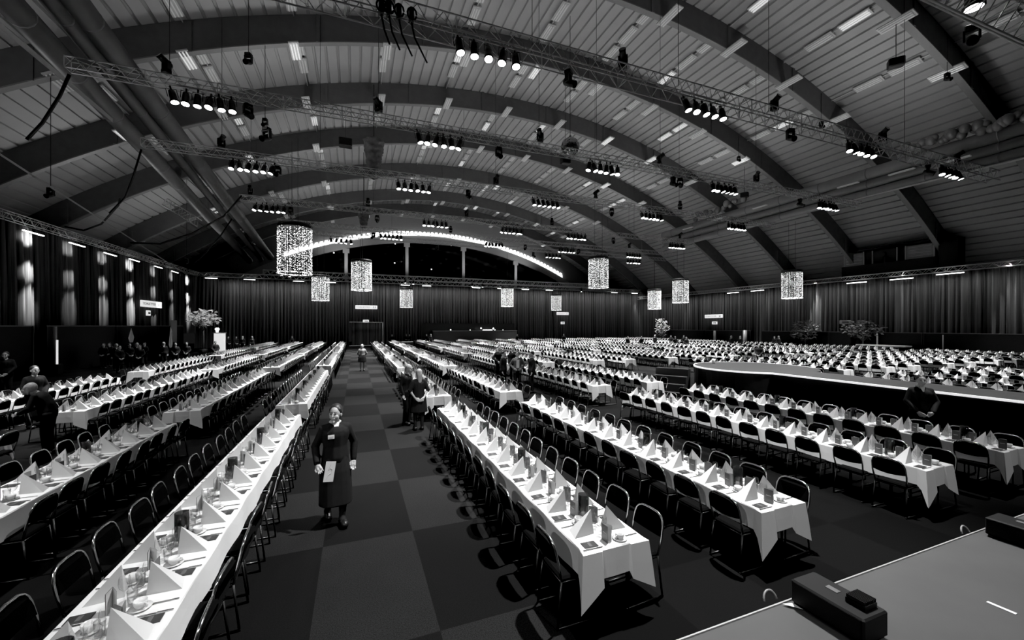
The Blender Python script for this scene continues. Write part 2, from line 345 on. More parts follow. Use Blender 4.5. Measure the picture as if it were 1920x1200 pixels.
mb = MB(); mb.box((a.x+.1, a.y, 1.3), (.05, .1, 1.5)); part('lit_panel', mb, 'sign', t)
# pale cone banners above the staff
for px, y0, y1, lb in ((246, 615, 642, 'white pointed folded banner above the staff group'), (320, 612, 652, 'grey slim banner between waiting staff')):
    a, b = at_x(px, y0, PL+.6), at_x(px, y1, PL+.6); mb = MB(); w = .45
    mb.add([(a.x, a.y, a.z), (b.x, b.y-w, b.z+.35), (b.x, b.y-w*.5, b.z), (b.x, b.y+w*.6, b.z), (b.x, b.y+w, b.z+.4), (a.x+.12, a.y, a.z-.5)], [(0, 1, 2, 5), (5, 2, 3), (0, 5, 3, 4)]); tag(link('folded_banner', mb.mesh('folded_banner', 'paper')), lb, 'banner')
mb = MB(); a = at_x(326, 621, PL+.2); mb.box(a, (.05, 1.3, 2.2)); tag(link('notice_board', mb.mesh('notice_board', 'cardface')), 'grey rectangular notice board on the left partition', 'board')
# ------------------------------------------------------------------ signs
def text_mesh(s, size):
    cu = bpy.data.curves.new('letters', 'FONT'); cu.body = s; cu.size = size; cu.extrude = .006; cu.align_x = 'CENTER'; cu.align_y = 'CENTER'
    o = bpy.data.objects.new('letters', cu); C.objects.link(o); dg = bpy.context.evaluated_depsgraph_get(); me = bpy.data.meshes.new_from_object(o.evaluated_get(dg))
    bpy.data.objects.remove(o); me.materials.clear(); me.materials.append(M['ink']); return me
def sign(loc, w, h, face, label, text=True, m='sign'):
    t = empty('toilet_sign' if text else 'exit_sign', label, 'sign', loc, face)
    mb = MB(); mb.rbox((0, 0, 0), (w, .12, h), .02); part('sign_box', mb, m, t)
    if text:
        me = text_mesh('TOALETTER', h*.52); o = link('lettering', me, t, (-w*.14, -.07, 0)); o.rotation_euler = (PI/2, 0, 0)
        k = (w*.62)/max(o.dimensions.x, .01) if o.dimensions.x > 0 else 1; o.scale = (k, 1, 1)
        mb = MB(); s = h*.5
        for dx in (0, s*.8):
            x = w*.33+dx; mb.ell((x, -.07, s*.5), (s*.17, .01, s*.17), 8, 6); mb.box((x, -.07, -s*.05), (s*.36, .012, s*.6)); mb.box((x, -.07, -s*.5), (s*.2, .012, s*.4))
        part('pictogram', mb, 'ink', t)
    else:
        mb = MB(); mb.box((0, -.07, 0), (w*.5, .012, h*.34)); mb.add([(w*.22, -.075, h*.3), (w*.22, -.075, -h*.3), (w*.4, -.075, 0)], [(0, 1, 2)]); part('arrow', mb, 'ink', t)
    return t
p = at_y(687, 576, YB-.5); sign(p, 3.0, .52, 0, 'wide white toilet sign over the aisle-end doorway'); p = at_y(686, 602, YB-.5); sign(p, .8, .36, 0, 'small white exit sign on the aisle-end door pole', False)
p = at_y(1055, 588, YB-.5); sign(p, 2.35, .45, 0, 'white toilet sign on the back curtain under a short chandelier'); p = at_y(1055, 605.5, YB-.5); sign(p, .75, .4, 0, 'small white exit sign below the back-curtain toilet sign', False)
p = at_x(1338, 593, XR-.65); sign(p, 3.2, .5, -PI/2, 'white toilet sign on the right curtain'); p = at_x(1340, 605.5, XR-.65); sign(p, .9, .4, -PI/2, 'small exit sign below the right-curtain toilet sign', False)
p = at_x(284, 570.5, -18.6); sign(p, 4.2, .62, PI/2, 'white toilet sign on the left curtain'); p = at_x(278, 587, -18.6); sign(p, .7, .5, PI/2, 'small box sign below the left-curtain toilet sign', False)
p = at_x(1585, 604, XR-.65); sign(p, 1.1, .4, -PI/2, 'small dim exit sign beside the dark potted palm', False, 'pipeR')
# ------------------------------------------------------------------ ducts and pipes
def pipe(name, a, b, r, m, label, cat='pipe', n=14, m2='flange'):
    mb = MB(); a, b = Vector(a), Vector(b); mb.tube([a, b], r, n); L = (b-a).length; k = 2.; mb.mi = 1
    while k < L: p = a+(b-a)*k/L; mb.tube([p, p+(b-a)/L*.08], r*1.02, n); k += 3.5
    return tag(link(name, mb.mesh(name, [m, m2], True)), label, cat)
def ext(a, b, k): return a - (b-a)*k
for nm, p0, Y0, p1, Y1, r, lb in (('ventilation_duct', (138, 0), 21, (507, 482), 71, .5, 'thick round perforated duct running under the left roof'), ('ventilation_duct', (92, 0), 20.5, (490, 487), 71, .3, 'slimmer middle duct between two thicker left ducts'), ('ventilation_duct', (12, 0), 19, (468, 489), 71, .44, 'thick smooth duct nearest the left curtain')):
    a, b = at_y(p0[0], p0[1], Y0), at_y(p1[0], p1[1], Y1); pipe(nm, ext(a, b, .16), b, r, 'pipe', lb, 'duct')
a, b = at_y(0, 47, 17), at_y(258, 265, 31); mb = MB(); mb.tube([ext(a, b, .3), b], .11, 4); tag(link('cable_rail', mb.mesh('cable_rail', 'rail')), 'square steel rail ending under the dark left arch', 'rail')
a, b = at_y(-10, 283, 22), at_y(350, 515, 60); mb = MB(); mb.tube([a, b], .05, 4); tag(link('cable_rail', mb.mesh('cable_rail', 'rail')), 'thin pale conduit slanting above the left curtain truss', 'rail')
for y0, y1, r, m, lb in ((240, 440, .5, 'pipeR', 'upper thick duct along the right roof edge'), (264, 452, .36, 'pipeR', 'middle duct along the right roof edge'), (284, 463, .33, 'pipeR', 'lower duct along the right roof edge')):
    a, b = at_x(1920, y0, 38), at_x(1245, y1+2, 38); pipe('ventilation_duct', ext(a, b, .15), b, r, m, lb, 'duct')
a, b = at_x(1920, 296, 37.8), at_x(1290, 450, 37.8); mb = MB(); mb.tube([ext(a, b, .15), b], .08, 4); tag(link('cable_rail', mb.mesh('cable_rail', 'fix')), 'pale rail below the right roof ducts', 'rail')
for px, py, lb in ((1690, 322, 'second'), (1790, 300, 'first'), (1590, 347, 'third'), (1425, 388, 'fourth'), (1345, 411, 'fifth'), (1290, 428, 'sixth')):
    p = at_x(px, py, 37.3); mb = MB(); mb.box(p, (.22, 1.5, .09)); o = tag(link('duct_light', mb.mesh('duct_light', 'tube')), 'pale strip lamp under the right ducts, %s from the camera' % lb, 'lamp', 'strip lamps under the right ducts')
# balloon garland lying on the ducts
for i, (q0, q1, n, lb) in enumerate((((1700, 275), (1925, 218), 26, 'long string of dusty balloons on the right duct'), ((1303, 408), (1392, 374), 14, 'short string of dusty balloons on the far end of the right duct'))):
    a, b = at_x(q0[0], q0[1], 37.6), at_x(q1[0], q1[1], 37.6); t = empty('balloon_garland', lb, 'balloons', a)
    for k in range(n):
        p = (b-a)*k/(n-1) + Vector((R.uniform(-.3, .3), R.uniform(-.1, .1), R.uniform(-.25, .25))); s = R.uniform(.2, .34); mb = MB(); mb.ell(p, (s, s, s*1.1), 10, 8); part('balloon', mb, 'ball', t, True)
# roof rigging balcony (projection booth)
t = empty('control_booth', 'dark elevated control booth with lit windows above right curtain', 'booth', (51.1, 24, 0)); BX = 51.1
y0, y1 = at_x(1757, 480, BX).y-24, at_x(1578, 480, BX).y-24
mb = MB(); mb.box((.7, (y0+y1)/2, 8.7), (1.4, y1-y0, 1.6)); mb.box((.5, (y0+y1)/2, 11.1), (1.1, y1-y0, .12)); mb.box((1.0, (y0+y1)/2, 10.25), (.15, y1-y0, 1.6)); part('booth_body', mb, 'black', t)
for k, (pa, pb, m) in enumerate(((1583, 1620, 'winlit'), (1636, 1682, 'wall'), (1698, 1752, 'winlit'))):
    ya, yb = at_x(pb, 480, BX+.8).y-24, at_x(pa, 480, BX+.8).y-24; mb = MB(); mb.box((.88, (ya+yb)/2, 10.25), (.1, yb-ya, 1.35))
    w = part('booth_window', mb, m, t); mb = MB()
    for yy in (ya, yb): mb.box((.8, yy, 10.25), (.08, .1, 1.5))
    if k != 1:
        for zz in (9.85, 10.15, 10.45, 10.75): mb.box((.82, (ya+yb)/2, zz), (.04, (yb-ya)*.8, .06))
    part('window_bar', mb, 'rail', w)
y2 = at_x(1777, 480, BX).y; mb = MB(); mb.box((BX+.7, y2, 9.4), (1.3, 1.3, 3.4)); struct('trim_2', mb, 'black', label='black pier at the foot of the nearest right arch')
mb = MB(); ym = at_x(1660, 480, BX+.4).y; xm = BX+.4; tag(link('person', mb.cap((xm, ym, 9.5), (xm, ym, 10.1), .24, .17).cap((xm, ym, 10.2), (xm, ym, 10.35), .08, .07).ell((xm, ym, 10.48), (.11, .11, .15)).mesh('person', 'black', True)), 'dark silhouetted person standing in the control booth', 'person')
# ------------------------------------------------------------------ trusses
def truss(p0, p1, s, label, bay=.6, r=.026, group=None):
    p0, p1 = Vector(p0), Vector(p1); L = (p1-p0).length; d = (p1-p0)/L; side = Vector((-d.y, d.x, 0)).normalized(); up = d.cross(side)
    if up.z < 0: up = -up
    t = empty('lighting_truss', label, 'truss', p0, 0, group)
    P = lambda u, a, b: d*u + side*a*s/2 + up*b*s/2
    for a, b in ((-1, -1), (1, -1), (1, 1), (-1, 1)):
        mb = MB(); mb.tube([P(0, a, b), P(L, a, b)], r, 6); part('chord', mb, 'truss', t, True)
    mb = MB(); n = int(L/bay)
    for k in range(n):
        u, v = L*k/n, L*(k+1)/n; m = (u+v)/2
        for a in (-1, 1): mb.tube([P(u, a, -1), P(m, a, 1)], r*.5, 4, False); mb.tube([P(m, a, 1), P(v, a, -1)], r*.5, 4, False)
        for b in (-1, 1): mb.tube([P(u, -1, b), P(v, 1, b)], r*.5, 4, False)
        if k % 4 == 0:
            for b in (-1, 1): mb.tube([P(u, -1, b), P(u, 1, b)], r*.6, 4, False)
            for a in (-1, 1): mb.tube([P(u, a, -1), P(u, a, 1)], r*.6, 4, False)
    part('lacing', mb, 'truss', t)
    return t
TZ = 12.9
TY = [13.37, 20.45, 27.75, 36.9, 43.9, 48.0]
def tx(k, px): return at_y(px, 300, TY[k]).x
TN = ['nearest cross truss', 'second cross truss', 'third cross truss', 'fourth cross truss', 'fifth cross truss', 'sixth cross truss', 'seventh cross truss']
ends = [(-14, tx(0, 1862)), (tx(1, 127), tx(1, 1610)), (tx(2, 267), tx(2, 1450)), (tx(3, 450), tx(3, 1290)), (tx(4, 520), tx(4, 1260)), (tx(5, 535), tx(5, 1250))]
for k, (a, b) in enumerate(ends):
    truss((a, TY[k], TZ), (b, TY[k], TZ), .62 if k == 0 else .42, '%s carrying lamps over the hall, seen from the camera' % TN[k], .85 if k == 0 else .6, .03 if k == 0 else .024)
a, b = at_d(1680, -60, 13.2), at_d(1960, 60, 10.5); truss(a, b, .7, 'corner piece of truss at the top right over the camera', .6, .035)
truss((XL+.35, 9, 9.15), (XL+.35, YB-.3, 9.5), .42, 'long truss along top of left curtain', .8, .03)
truss((XL+.3, YB-.4, 9.5), (XR, YB-.4, 9.45), .5, 'long truss along top of back curtain', .8, .035)
truss((XL+8, YB-2.2, 9.9), (40, YB-2.2, 9.9), .6, 'upper truss before the back curtain top', .8, .05)
truss((XR-.4, 10, 8.0), (XR-.4, YB-.4, 8.15), .42, 'long truss along top of right curtain', .8, .03)
a, b = at_y(312, 380, 33), at_y(372, 418, 33); truss(a, b, .5, 'short dark truss stub hanging over left curtain', .5, .03)
# hoist cables up to the arches
for k, xs_ in enumerate(((1000, 1275, 1445, 1700), (316, 710, 1012, 1120, 1240, 1420), (415, 600, 930, 1117, 1275), (470, 700, 870, 1035, 1190), (540, 735, 1060, 1180))):
    for i, px in enumerate(xs_):
        x = tx(k, px); zt = under(x, 1.5); mb = MB(); mb.tube([(x, TY[k]+.1, TZ+.3), (x, TY[k]+.1, zt)], .013, 5)
        tag(link('hoist_cable', mb.mesh('hoist_cable', 'wire')), 'thin dark hoist cable, %s from the left above the %s' % (ORD[i+1], TN[k]), 'cable', 'hoist cables')
# drooping cables on the left
for pts, Y, r, lb in ((((690, 330), (680, 365), (560, 420), (470, 433), (380, 426)), 40, .07, 'drooping black cable loop over the left arches'), (((453, 367), (420, 405), (360, 438), (300, 457), (245, 455)), 36, .07, 'long drooping black cable beside the left ducts'), (((435, 410), (415, 440), (385, 475), (352, 505)), 48, .07, 'black cable falling to the left truss corner'), (((130, 140), (112, 180), (80, 230), (50, 262)), 20, .06, 'thick black cable falling from nearby truss end'), (((265, 280), (250, 330), (235, 370), (205, 400)), 27, .05, 'black cable falling from the third truss end')):
    q = [at_y(x if Y != 40 else x*.333, y, Y) if Y != 40 else at_y({690: 225, 680: 222, 560: 190, 470: 157, 380: 122}[x], {330: 372, 365: 385, 420: 420, 433: 432, 426: 425}[y], Y) for x, y in pts]
    mb = MB(); mb.tube(q, r, 6); tag(link('drooping_cable', mb.mesh('drooping_cable', 'cable', True)), lb, 'cable')
# ------------------------------------------------------------------ lamps
def make_par():
    t = empty('stage_lamp', '', 'lamp'); mb = MB()
    mb.lathe([(.05, .34), (.11, .30), (.13, .12), (.13, -.10), (.165, -.14), (.165, -.2), (.14, -.2)][::-1], 12); part('lamp_can', mb, 'gear', t, True)
    mb = MB(); mb.lathe([(.0, -.215), (.1, -.21), (.155, -.195)], 12, cap=False); part('lens', mb, 'lens', t)
    mb = MB(); mb.tube([(-.17, 0, .05), (-.17, 0, .4), (.17, 0, .4), (.17, 0, .05)], .016, 5); mb.box((0, 0, .47), (.06, .06, .14)); part('yoke', mb, 'gear', t); return t
def make_head():
    t = empty('moving_head_lamp', '', 'lamp'); mb = MB(); mb.rbox((0, 0, .1), (.42, .34, .2), .03); part('base', mb, 'gear', t)
    mb = MB(); mb.box((-.22, 0, .42), (.07, .2, .48)); mb.box((.22, 0, .42), (.07, .2, .48)); mb.box((0, 0, .22), (.5, .24, .08)); part('yoke', mb, 'gear', t)
    mb = MB(); c = Vector((0, 0, .6)); d = Vector((0, -.75, .45)).normalized(); mb.tube([c-d*.3, c-d*.2, c+d*.05, c+d*.3, c+d*.42], [.1, .19, .19, .17, .19], 12); h = part('lamp_barrel', mb, 'gear', t, True)
    mb = MB(); mb.tube([c+d*.421, c+d*.43], .165, 12); part('lens', mb, 'pane', h); return t
def make_hang():
    t = make_head(); return t
par = make_par(); pu = [False]; head = make_head(); hu = [False]
SPOTS = []
clusters = [(0, (910, 1310, 1600, 1768), 5), (1, (387, 822, 1125, 1350, 1543), 6), (2, (475, 775, 1020, 1217, 1375), 6), (3, (507, 815, 957, 1078, 1265), 6), (4, (733, 925, 1060, 1185), 6), (5, (640, 1035, 1185), 5)]
for k, xs_, n in clusters:
    for i, px in enumerate(xs_):
        xc = tx(k, px); SPOTS.append((xc, TY[k], TZ-.75))
        mb = MB(); mb.tube([(xc-1.25, TY[k]-.35, TZ-.22), (xc+1.25, TY[k]-.35, TZ-.22)], .03, 6)
        tag(link('lamp_bar', mb.mesh('lamp_bar', 'truss', True)), 'short bar holding the %s lamp cluster on the %s' % (ORD[i+1], TN[k]), 'bar', 'lamp bars')
        for j in range(n):
            o = place(par, pu, (xc-1.0+2.0*j/(n-1), TY[k]-.35, TZ-.78), R.uniform(-.5, .5), 'lit black can lamp, %s of %s in cluster %s from left, %s' % (ORD[j+1], {5: 'five', 6: 'six'}[n], ['one', 'two', 'three', 'four', 'five'][i], TN[k].replace(' cross', '')), 'can lamps on the ' + TN[k])
            o.rotation_euler = (R.uniform(-.35, -.1), R.uniform(-.3, .3), R.uniform(-.4, .4))
heads = [(0, 1168, 1), (0, 1452, 1), (0, 1655, 1), (0, 1795, 1), (0, 730, 1), (0, 1066, -1), (0, 1482, -1), (0, 1740, -1), (1, 312, 1), (1, 710, 1), (1, 1013, 1), (1, 1237, 1), (1, 1418, 1), (1, 465, -1), (1, 500, -2), (1, 935, -1), (1, 1262, -1), (1, 1275, -1), (1, 1500, -1), (2, 415, 1), (2, 930, 1), (2, 1117, 1), (2, 1275, 1), (2, 521, -1), (2, 878, -1), (2, 1147, -1), (3, 470, 1), (3, 690, 1), (3, 875, 1), (3, 1035, 1), (3, 1275, 1), (3, 545, -1), (3, 707, -1), (3, 1150, -1), (4, 845, 1), (4, 1180, 1), (4, 700, -1), (4, 985, -1), (4, 1085, -1), (5, 820, -1), (5, 1000, -1), (5, 1200, -1)]
cnt = {}
for k, px, up in heads:
    key = (k, up > 0); cnt[key] = cnt.get(key, 0)+1
    x = tx(k, px); z = TZ+.33 if up > 0 else TZ-.34-(.9 if up == -2 else 0)
    o = place(head, hu, (x, TY[k], z), R.uniform(-.8, .8), 'black moving head lamp %s %s, %s from the left' % ('standing on the' if up > 0 else 'hanging under the', TN[k], ORD[cnt[key]]), 'moving head lamps')
    if up < 0: o.rotation_euler = (PI, 0, R.uniform(2, 4))
    o.scale = (.74,)*3
p = at_d(1826, -4, 12.5); o = place(par, pu, p, 0, 'glaring lit can lamp at the very top right corner', None); o.scale = (1.6,)*3
p = at_d(1822, 48, 12.3); o = place(head, hu, p, 1, 'large dark moving head lamp beneath the top right corner lamp', None); o.rotation_euler = (PI, 0, 2)
for i, px in enumerate((713, 727, 745, 768)):
    x = tx(0, px); mb = MB(); mb.rbox((x, TY[0]-.45, TZ-.25), (.16, .2, .42), .03); t = tag(link('hoist_motor', mb.mesh('hoist_motor', 'gear')), 'black hoist motor with dangling cable, %s from left on the nearest cross truss' % ORD[i+1], 'hoist motor', 'hoist motors')
    mb = MB(); mb.tube([(x, TY[0]-.45, TZ-.4), (x+.1, TY[0]-.45, TZ-.9), (x+.25+.08*i, TY[0]-.45, TZ-1.3-.1*i)], .03, 6); part('loose_cable', mb, 'cable', t, True)
    mb = MB(); mb.tube([(x+.14*math.cos(g*.6), TY[0]-.6, TZ-.28+.2*math.sin(g*.6)) for g in range(11)], .03, 6); part('cable_coil', mb, 'cable', t, True)
# lamps and speakers hung from the arches
for px, py, Y, lb in ((466, 100, 20.5, 'small black lamp hanging below the second arch at upper left'), (1776, 137, 13.5, 'small black lamp hanging at the first arch, upper right'), (1385, 293, 27.9, 'small black lamp at the foot of the fourth arch beside the truss'), (1540, 228, 20.5, 'small black lamp on the third arch above the nearest truss'), (497, 222, 28, 'small black lamp hanging under the fourth arch at left'), (95, 352, 28, 'black lamp hanging before the dark left arches'), (350, 485, 45, 'black lamp hanging over the far left curtain end')):
    p = at_y(px, py, Y); o = place(head, hu, p, R.uniform(-1, 1), lb, 'lamps hung from the arches'); o.rotation_euler = (PI, 0, 2.8); o.scale = (.62,)*3; zt = under(p.x, 1.4)
    mb = MB(); mb.tube([p, (p.x, p.y, zt)], .016, 5); tag(link('hanging_rod', mb.mesh('hanging_rod', 'cable')), 'thin rod above the '+lb.split(' hanging')[0].split(' at ')[0].split(' on ')[0] + ', pixel column %d' % px if 0 else 'thin black rod holding the ' + ' '.join(lb.split()[2:])[:70], 'rod')
def speaker(px, py, Y, s, lb, rz=0.):
    p = at_y(px, py, Y); t = empty('hanging_speaker', lb, 'loudspeaker', p, rz); mb = MB(); mb.rbox((0, 0, 0), (s*1.5, s, s), .05); part('cabinet', mb, 'gear', t)
    mb = MB(); mb.box((0, -s*.51, 0), (s*1.35, .02, s*.85)); part('speaker_grille', mb, 'black', t); mb = MB(); mb.tube([(0, 0, s/2), (0, 0, under(p.x, 1.)-p.z)], .02, 5); part('suspension_wire', mb, 'wire', t)
speaker(1680, 118, 13.9, .5, 'black box loudspeaker hanging under the bright upper right ceiling', -.9); speaker(1845, 294, 20, .75, 'wide black loudspeaker below the right roof ducts', -1.2)
speaker(1327, 430, 42, .9, 'black loudspeaker hanging over the far right arches', -1); speaker(1396, 366, 30, .5, 'small black loudspeaker near the second truss right end', -1); speaker(648, 268, 37, .7, 'small black loudspeaker left of the balloon net'); speaker(1060, 302, 28.5, .5, 'dark box hanging just left of the mirror ball')
# mirror ball
p = at_y(1069, 275, 24); t = empty('mirror_ball', 'large round mirror ball hanging above the second truss', 'mirror ball', p); mb = MB(); mb.ell((0, 0, 0), (.62, .62, .62), 36, 22); part('mirror_tiles', mb, 'mirror', t)
mb = MB(); mb.lathe([(.09, .6), (.09, .72), (.03, .74)], 10); mb.tube([(0, 0, .7), (0, 0, under(p.x, 1)-p.z)], .02, 5); part('hanger', mb, 'wire', t)
# balloon nets
def net(px, y0, y1, Y, w, lb):
    a, b = at_y(px, y0, Y), at_y(px-2, y1, Y); H = a.z-b.z; t = empty('balloon_net', lb, 'net', b); mb = MB(); n = 22; K = 26; vs = []
    for i in range(K+1):
        u = i/K; r0 = w*(.45+.55*u)*(1 if 0 < i < K else .35)
        for k in range(n):
            g = 2*PI*k/n; r = r0*(1 + .16*math.sin(u*38+2.3*math.sin(3*g))*math.cos(2*g+u*9)); vs.append((r*math.cos(g), r*math.sin(g), u*H))
    mb.add(vs, [(i*n+k, i*n+(k+1) % n, (i+1)*n+(k+1) % n, (i+1)*n+k) for i in range(K) for k in range(n)]); part('net_bag', mb, 'net', t, True)
    mb = MB(); mb.tube([(0, 0, H), (0, 0, under(a.x)-b.z)], .04, 5); part('hanging_rope', mb, 'cable', t)
net(703, 262, 336, 33, .78, 'long sagging net of balloons hanging at the roof centre'); net(684, 398, 428, 46, .6, 'smaller sagging balloon net above the aisle')
# ------------------------------------------------------------------ ceiling lights
def make_ceil_light():
    t = empty('ceiling_light', '', 'ceiling light'); mb = MB(); mb.box((0, 0, .06), (.58, 1.75, .08)); part('housing', mb, 'fix', t)
    for x in (-.17, 0, .17):
        mb = MB(); mb.tube([(x, -.78, -.02), (x, .78, -.02)], .045, 6); part('tube', mb, 'tube', t)
    return t
cl = make_ceil_light(); cu_ = [False]
cl2 = make_ceil_light()
for ch in cl2.children:
    if ch.name.startswith('tube'): ch.data.materials[0] = M['tubeon']
cu2 = [False]
for ri in range(-3, 7):
    x = 2.0+5.56*ri
    if x < -16: continue
    zc = under(x, D)-.1; tilt = math.asin((x-AC)/AR); rn = ORD[ri+4]; idx = 0; y = 9.6
    mb = MB(); mb.tube([(x, 8, zc-.02), (x, 74, zc-.02)], .035, 4); tag(link('lamp_conduit', mb.mesh('lamp_conduit', 'fix')), 'thin conduit linking the %s ceiling light row from the left' % rn, 'conduit', 'conduits')
    while y < 74:
        bay = min(abs(y-Y) for Y in AY)
        low = bay < 1.0
        z = zc - (1.75 if low else .12)
        idx += 1
        if in_frame(x, y, z, 20, 20):
            on = R.random() < .2
            o = place(cl2 if on else cl, cu2 if on else cu_, (x, y, z), 0, 'flat tube ceiling light, %s from the camera in the %s row from left' % (ORD[idx], rn), 'roof light row ' + rn)
            o.rotation_euler = (0, tilt, 0)
        y += 2.12
# ------------------------------------------------------------------ curtain truss light bars
for i, (px, py) in enumerate(((63, 437), (145, 459), (207, 477), (252, 488), (297, 501), (328, 510))):
    p = at_x(px, py, XL+.7); mb = MB(); mb.box((p.x, p.y, p.z), (.09, 1.7, .06)); tag(link('light_bar', mb.mesh('light_bar', 'bar')), 'bright bar lamp under left curtain truss, %s from the camera' % ORD[i+1], 'lamp', 'left truss bar lamps')
for i, px in enumerate((396, 468, 560, 620, 760, 800, 893, 940, 985, 1030, 1152, 1190)):
    p = at_y(px, 500, YB-.9); mb = MB(); mb.box((p.x, p.y, 9.0), (1.3, .09, .07)); tag(link('light_bar', mb.mesh('light_bar', 'bar')), 'bright bar lamp under back curtain truss, %s from the left' % ORD[i+1], 'lamp', 'back truss bar lamps')
for i, (px, py) in enumerate(((1781, 513), (1690, 523), (1606, 530), (1420, 545), (1374, 549))):
    p = at_x(px, py, XR-.9); mb = MB(); mb.box(p, (.09, 1.8, .07)); tag(link('light_bar', mb.mesh('light_bar', 'bar')), 'bright bar lamp under right curtain truss, %s from the camera' % ORD[i+1], 'lamp', 'right truss bar lamps')
for i, (px, py) in enumerate(((528, 514), (543, 516), (760, 528), (775, 530), (885, 535), (905, 536), (1090, 545))):
    p = at_y(px, py, YB-2.6); o = place(par, pu, (p.x, p.y, p.z), 0, 'small lit can lamp on the upper back truss, %s from the left' % ORD[i+1], 'upper back truss lamps')
# ------------------------------------------------------------------ chandeliers
def make_chandelier():
    t = empty('crystal_chandelier', '', 'chandelier'); mb = MB(); mb.lathe([(.0, 2.2), (.76, 2.2), (.78, 2.32), (.74, 2.4), (.0, 2.4)], 28, cap=False); part('top_ring', mb, 'gear', t)
    mb = MB(); r = random.Random(3)
    for ring, n in ((.74, 50), (.42, 14)):
        for k in range(n):
            g = 2*PI*k/n + r.random()*.03; x, y = ring*math.cos(g), ring*math.sin(g); z = .05
            while z < 2.2:
                s = .016 + .016*r.random(); h = .034; mb.add([(x, y, z-h), (x+s, y, z), (x, y+s, z), (x-s, y, z), (x, y-s, z), (x, y, z+h)], [(0, 2, 1), (0, 3, 2), (0, 4, 3), (0, 1, 4), (5, 1, 2), (5, 2, 3), (5, 3, 4), (5, 4, 1)]); z += .08 + .1*r.random()
    o = part('crystal_strings', mb, 'crystal', t); o['kind'] = 'stuff'
    mb = MB(); mb.tube([(.75*math.cos(2*PI*k/36), .75*math.sin(2*PI*k/36), .03) for k in range(36)], .028, 6, closed=True); part('bottom_ring', mb, 'crystal', t)
    mb = MB(); mb.tube([(-.3, 0, 2.4), (-.3, 0, 6.5)], .012, 4); mb.tube([(.3, 0, 2.4), (.3, 0, 6.5)], .012, 4); part('hanging_wires', mb, 'wire', t); return t
ch = make_chandelier(); chu = [False]
for px, pyb, d, lb in ((553, 514, 19.4, 'largest crystal string chandelier, hanging over the left table rows'), (678, 545, 31.3, 'crystal chandelier over the aisle, before the gable window'), (601, 564, 37.6, 'crystal chandelier between the two biggest left ones'), (762, 577, 49, 'small crystal chandelier just right of the toilet sign'), (951, 575, 49, 'small crystal chandelier above the raised bar'), (1043, 582, 60, 'smallest crystal chandelier, above the back-curtain toilet sign'), (1122, 540, 31, 'tall crystal chandelier hanging right of the gable window'), (1227, 580, 48, 'small crystal chandelier over the leafy plant'), (1276, 568, 40, 'crystal chandelier before the far corner of the curtains'), (1485, 560, 34, 'crystal chandelier alone before the right curtain')):
    place(ch, chu, at_d(px, pyb, d), R.random()*6, lb, 'crystal chandeliers')
# ------------------------------------------------------------------ stage, runway
SZ = 1.3
t = empty('front_stage', 'grey vinyl stage floor at the bottom right corner', 'stage', (0, 0, 0)); mb = MB(); mb.box((8, -2.2, SZ-.06), (26, 7.6, .12)); part('stage_deck', mb, 'stage', t)
mb = MB(); mb.box((8, 1.58, SZ/2-.1), (26, .04, SZ-.1)); part('stage_skirt', mb, 'black', t)
mb = MB(); mb.box((8, 1.59, SZ+.003), (26, .008, .008)); part('edge_trim', mb, 'rail', t)
mb = MB(); mb.box((3.41, 1.11, SZ+.002), (.022, .11, .004), .05); tag(link('tape_strip', mb.mesh('tape_strip', 'tape')), 'short white tape strip on the stage floor', 'tape')
mb = MB(); mb.add([(2.27, 1.575, SZ+.012), (2.335, 1.56, SZ+.012), (2.335, 1.5, SZ+.012)], [(0, 2, 1)]); tag(link('tape_corner', mb.mesh('tape_corner', 'tape')), 'tiny white tape triangle beside the first stage monitor', 'tape')
def monitor(x, y, lb):
    t = empty('stage_monitor', lb, 'stage monitor', (x, y, SZ)); mb = MB(); mb.rbox((0, 0, .08), (.2, .36, .13), .008); part('cabinet', mb, 'black', t)
    mb = MB(); mb.box((-.1, 0, .08), (.004, .33, .11)); part('front_grille', mb, 'black', t)
    mb = MB(); mb.box((.02, .03, .1465), (.035, .06, .003)); part('name_plate', mb, 'cardface', t)
    for a in (-1, 1):
        for b in (-1, 1): mb = MB(); mb.box((a*.08, b*.15, .008), (.03, .03, .016)); part('foot', mb, 'gear', t)
    return t
monitor(2.435, 1.39, 'black box stage monitor with a small finned amplifier on top'); monitor(4.57, 1.36, 'black box stage monitor at the right picture edge')
t = empty('finned_amplifier', 'small black finned amplifier lying on the first stage monitor', 'amplifier', (2.46, 1.29, SZ+.147)); mb = MB(); mb.box((0, 0, .012), (.1, .09, .024)); part('chassis', mb, 'gear', t); mb = MB()
for k in range(9): mb.box((-.045+.0112*k, 0, .033), (.003, .085, .02))
part('cooling_fins', mb, 'gear', t)
for x, y, lb in ((2.24, 1.68, 'coiled pale cable loop behind the first stage monitor'), (4.36, 1.66, 'coiled pale cable loop behind the second stage monitor')):
    mb = MB(); mb.tube([(x+.05*math.cos(g*.3), y-.06+.02*math.sin(g*.3), SZ+.008+.05*math.sin(g*.3)) for g in range(0, 11)], .006, 6); tag(link('cable_loop', mb.mesh('cable_loop', 'pipeR', True)), lb, 'cable')
t = empty('catwalk_stage', 'long dark catwalk with white edge line and rounded tip', 'stage', (0, 0, 0))
RX0, RX1, RC, RR = 13.25, 14.9, (14.5, 11.2), 2.1
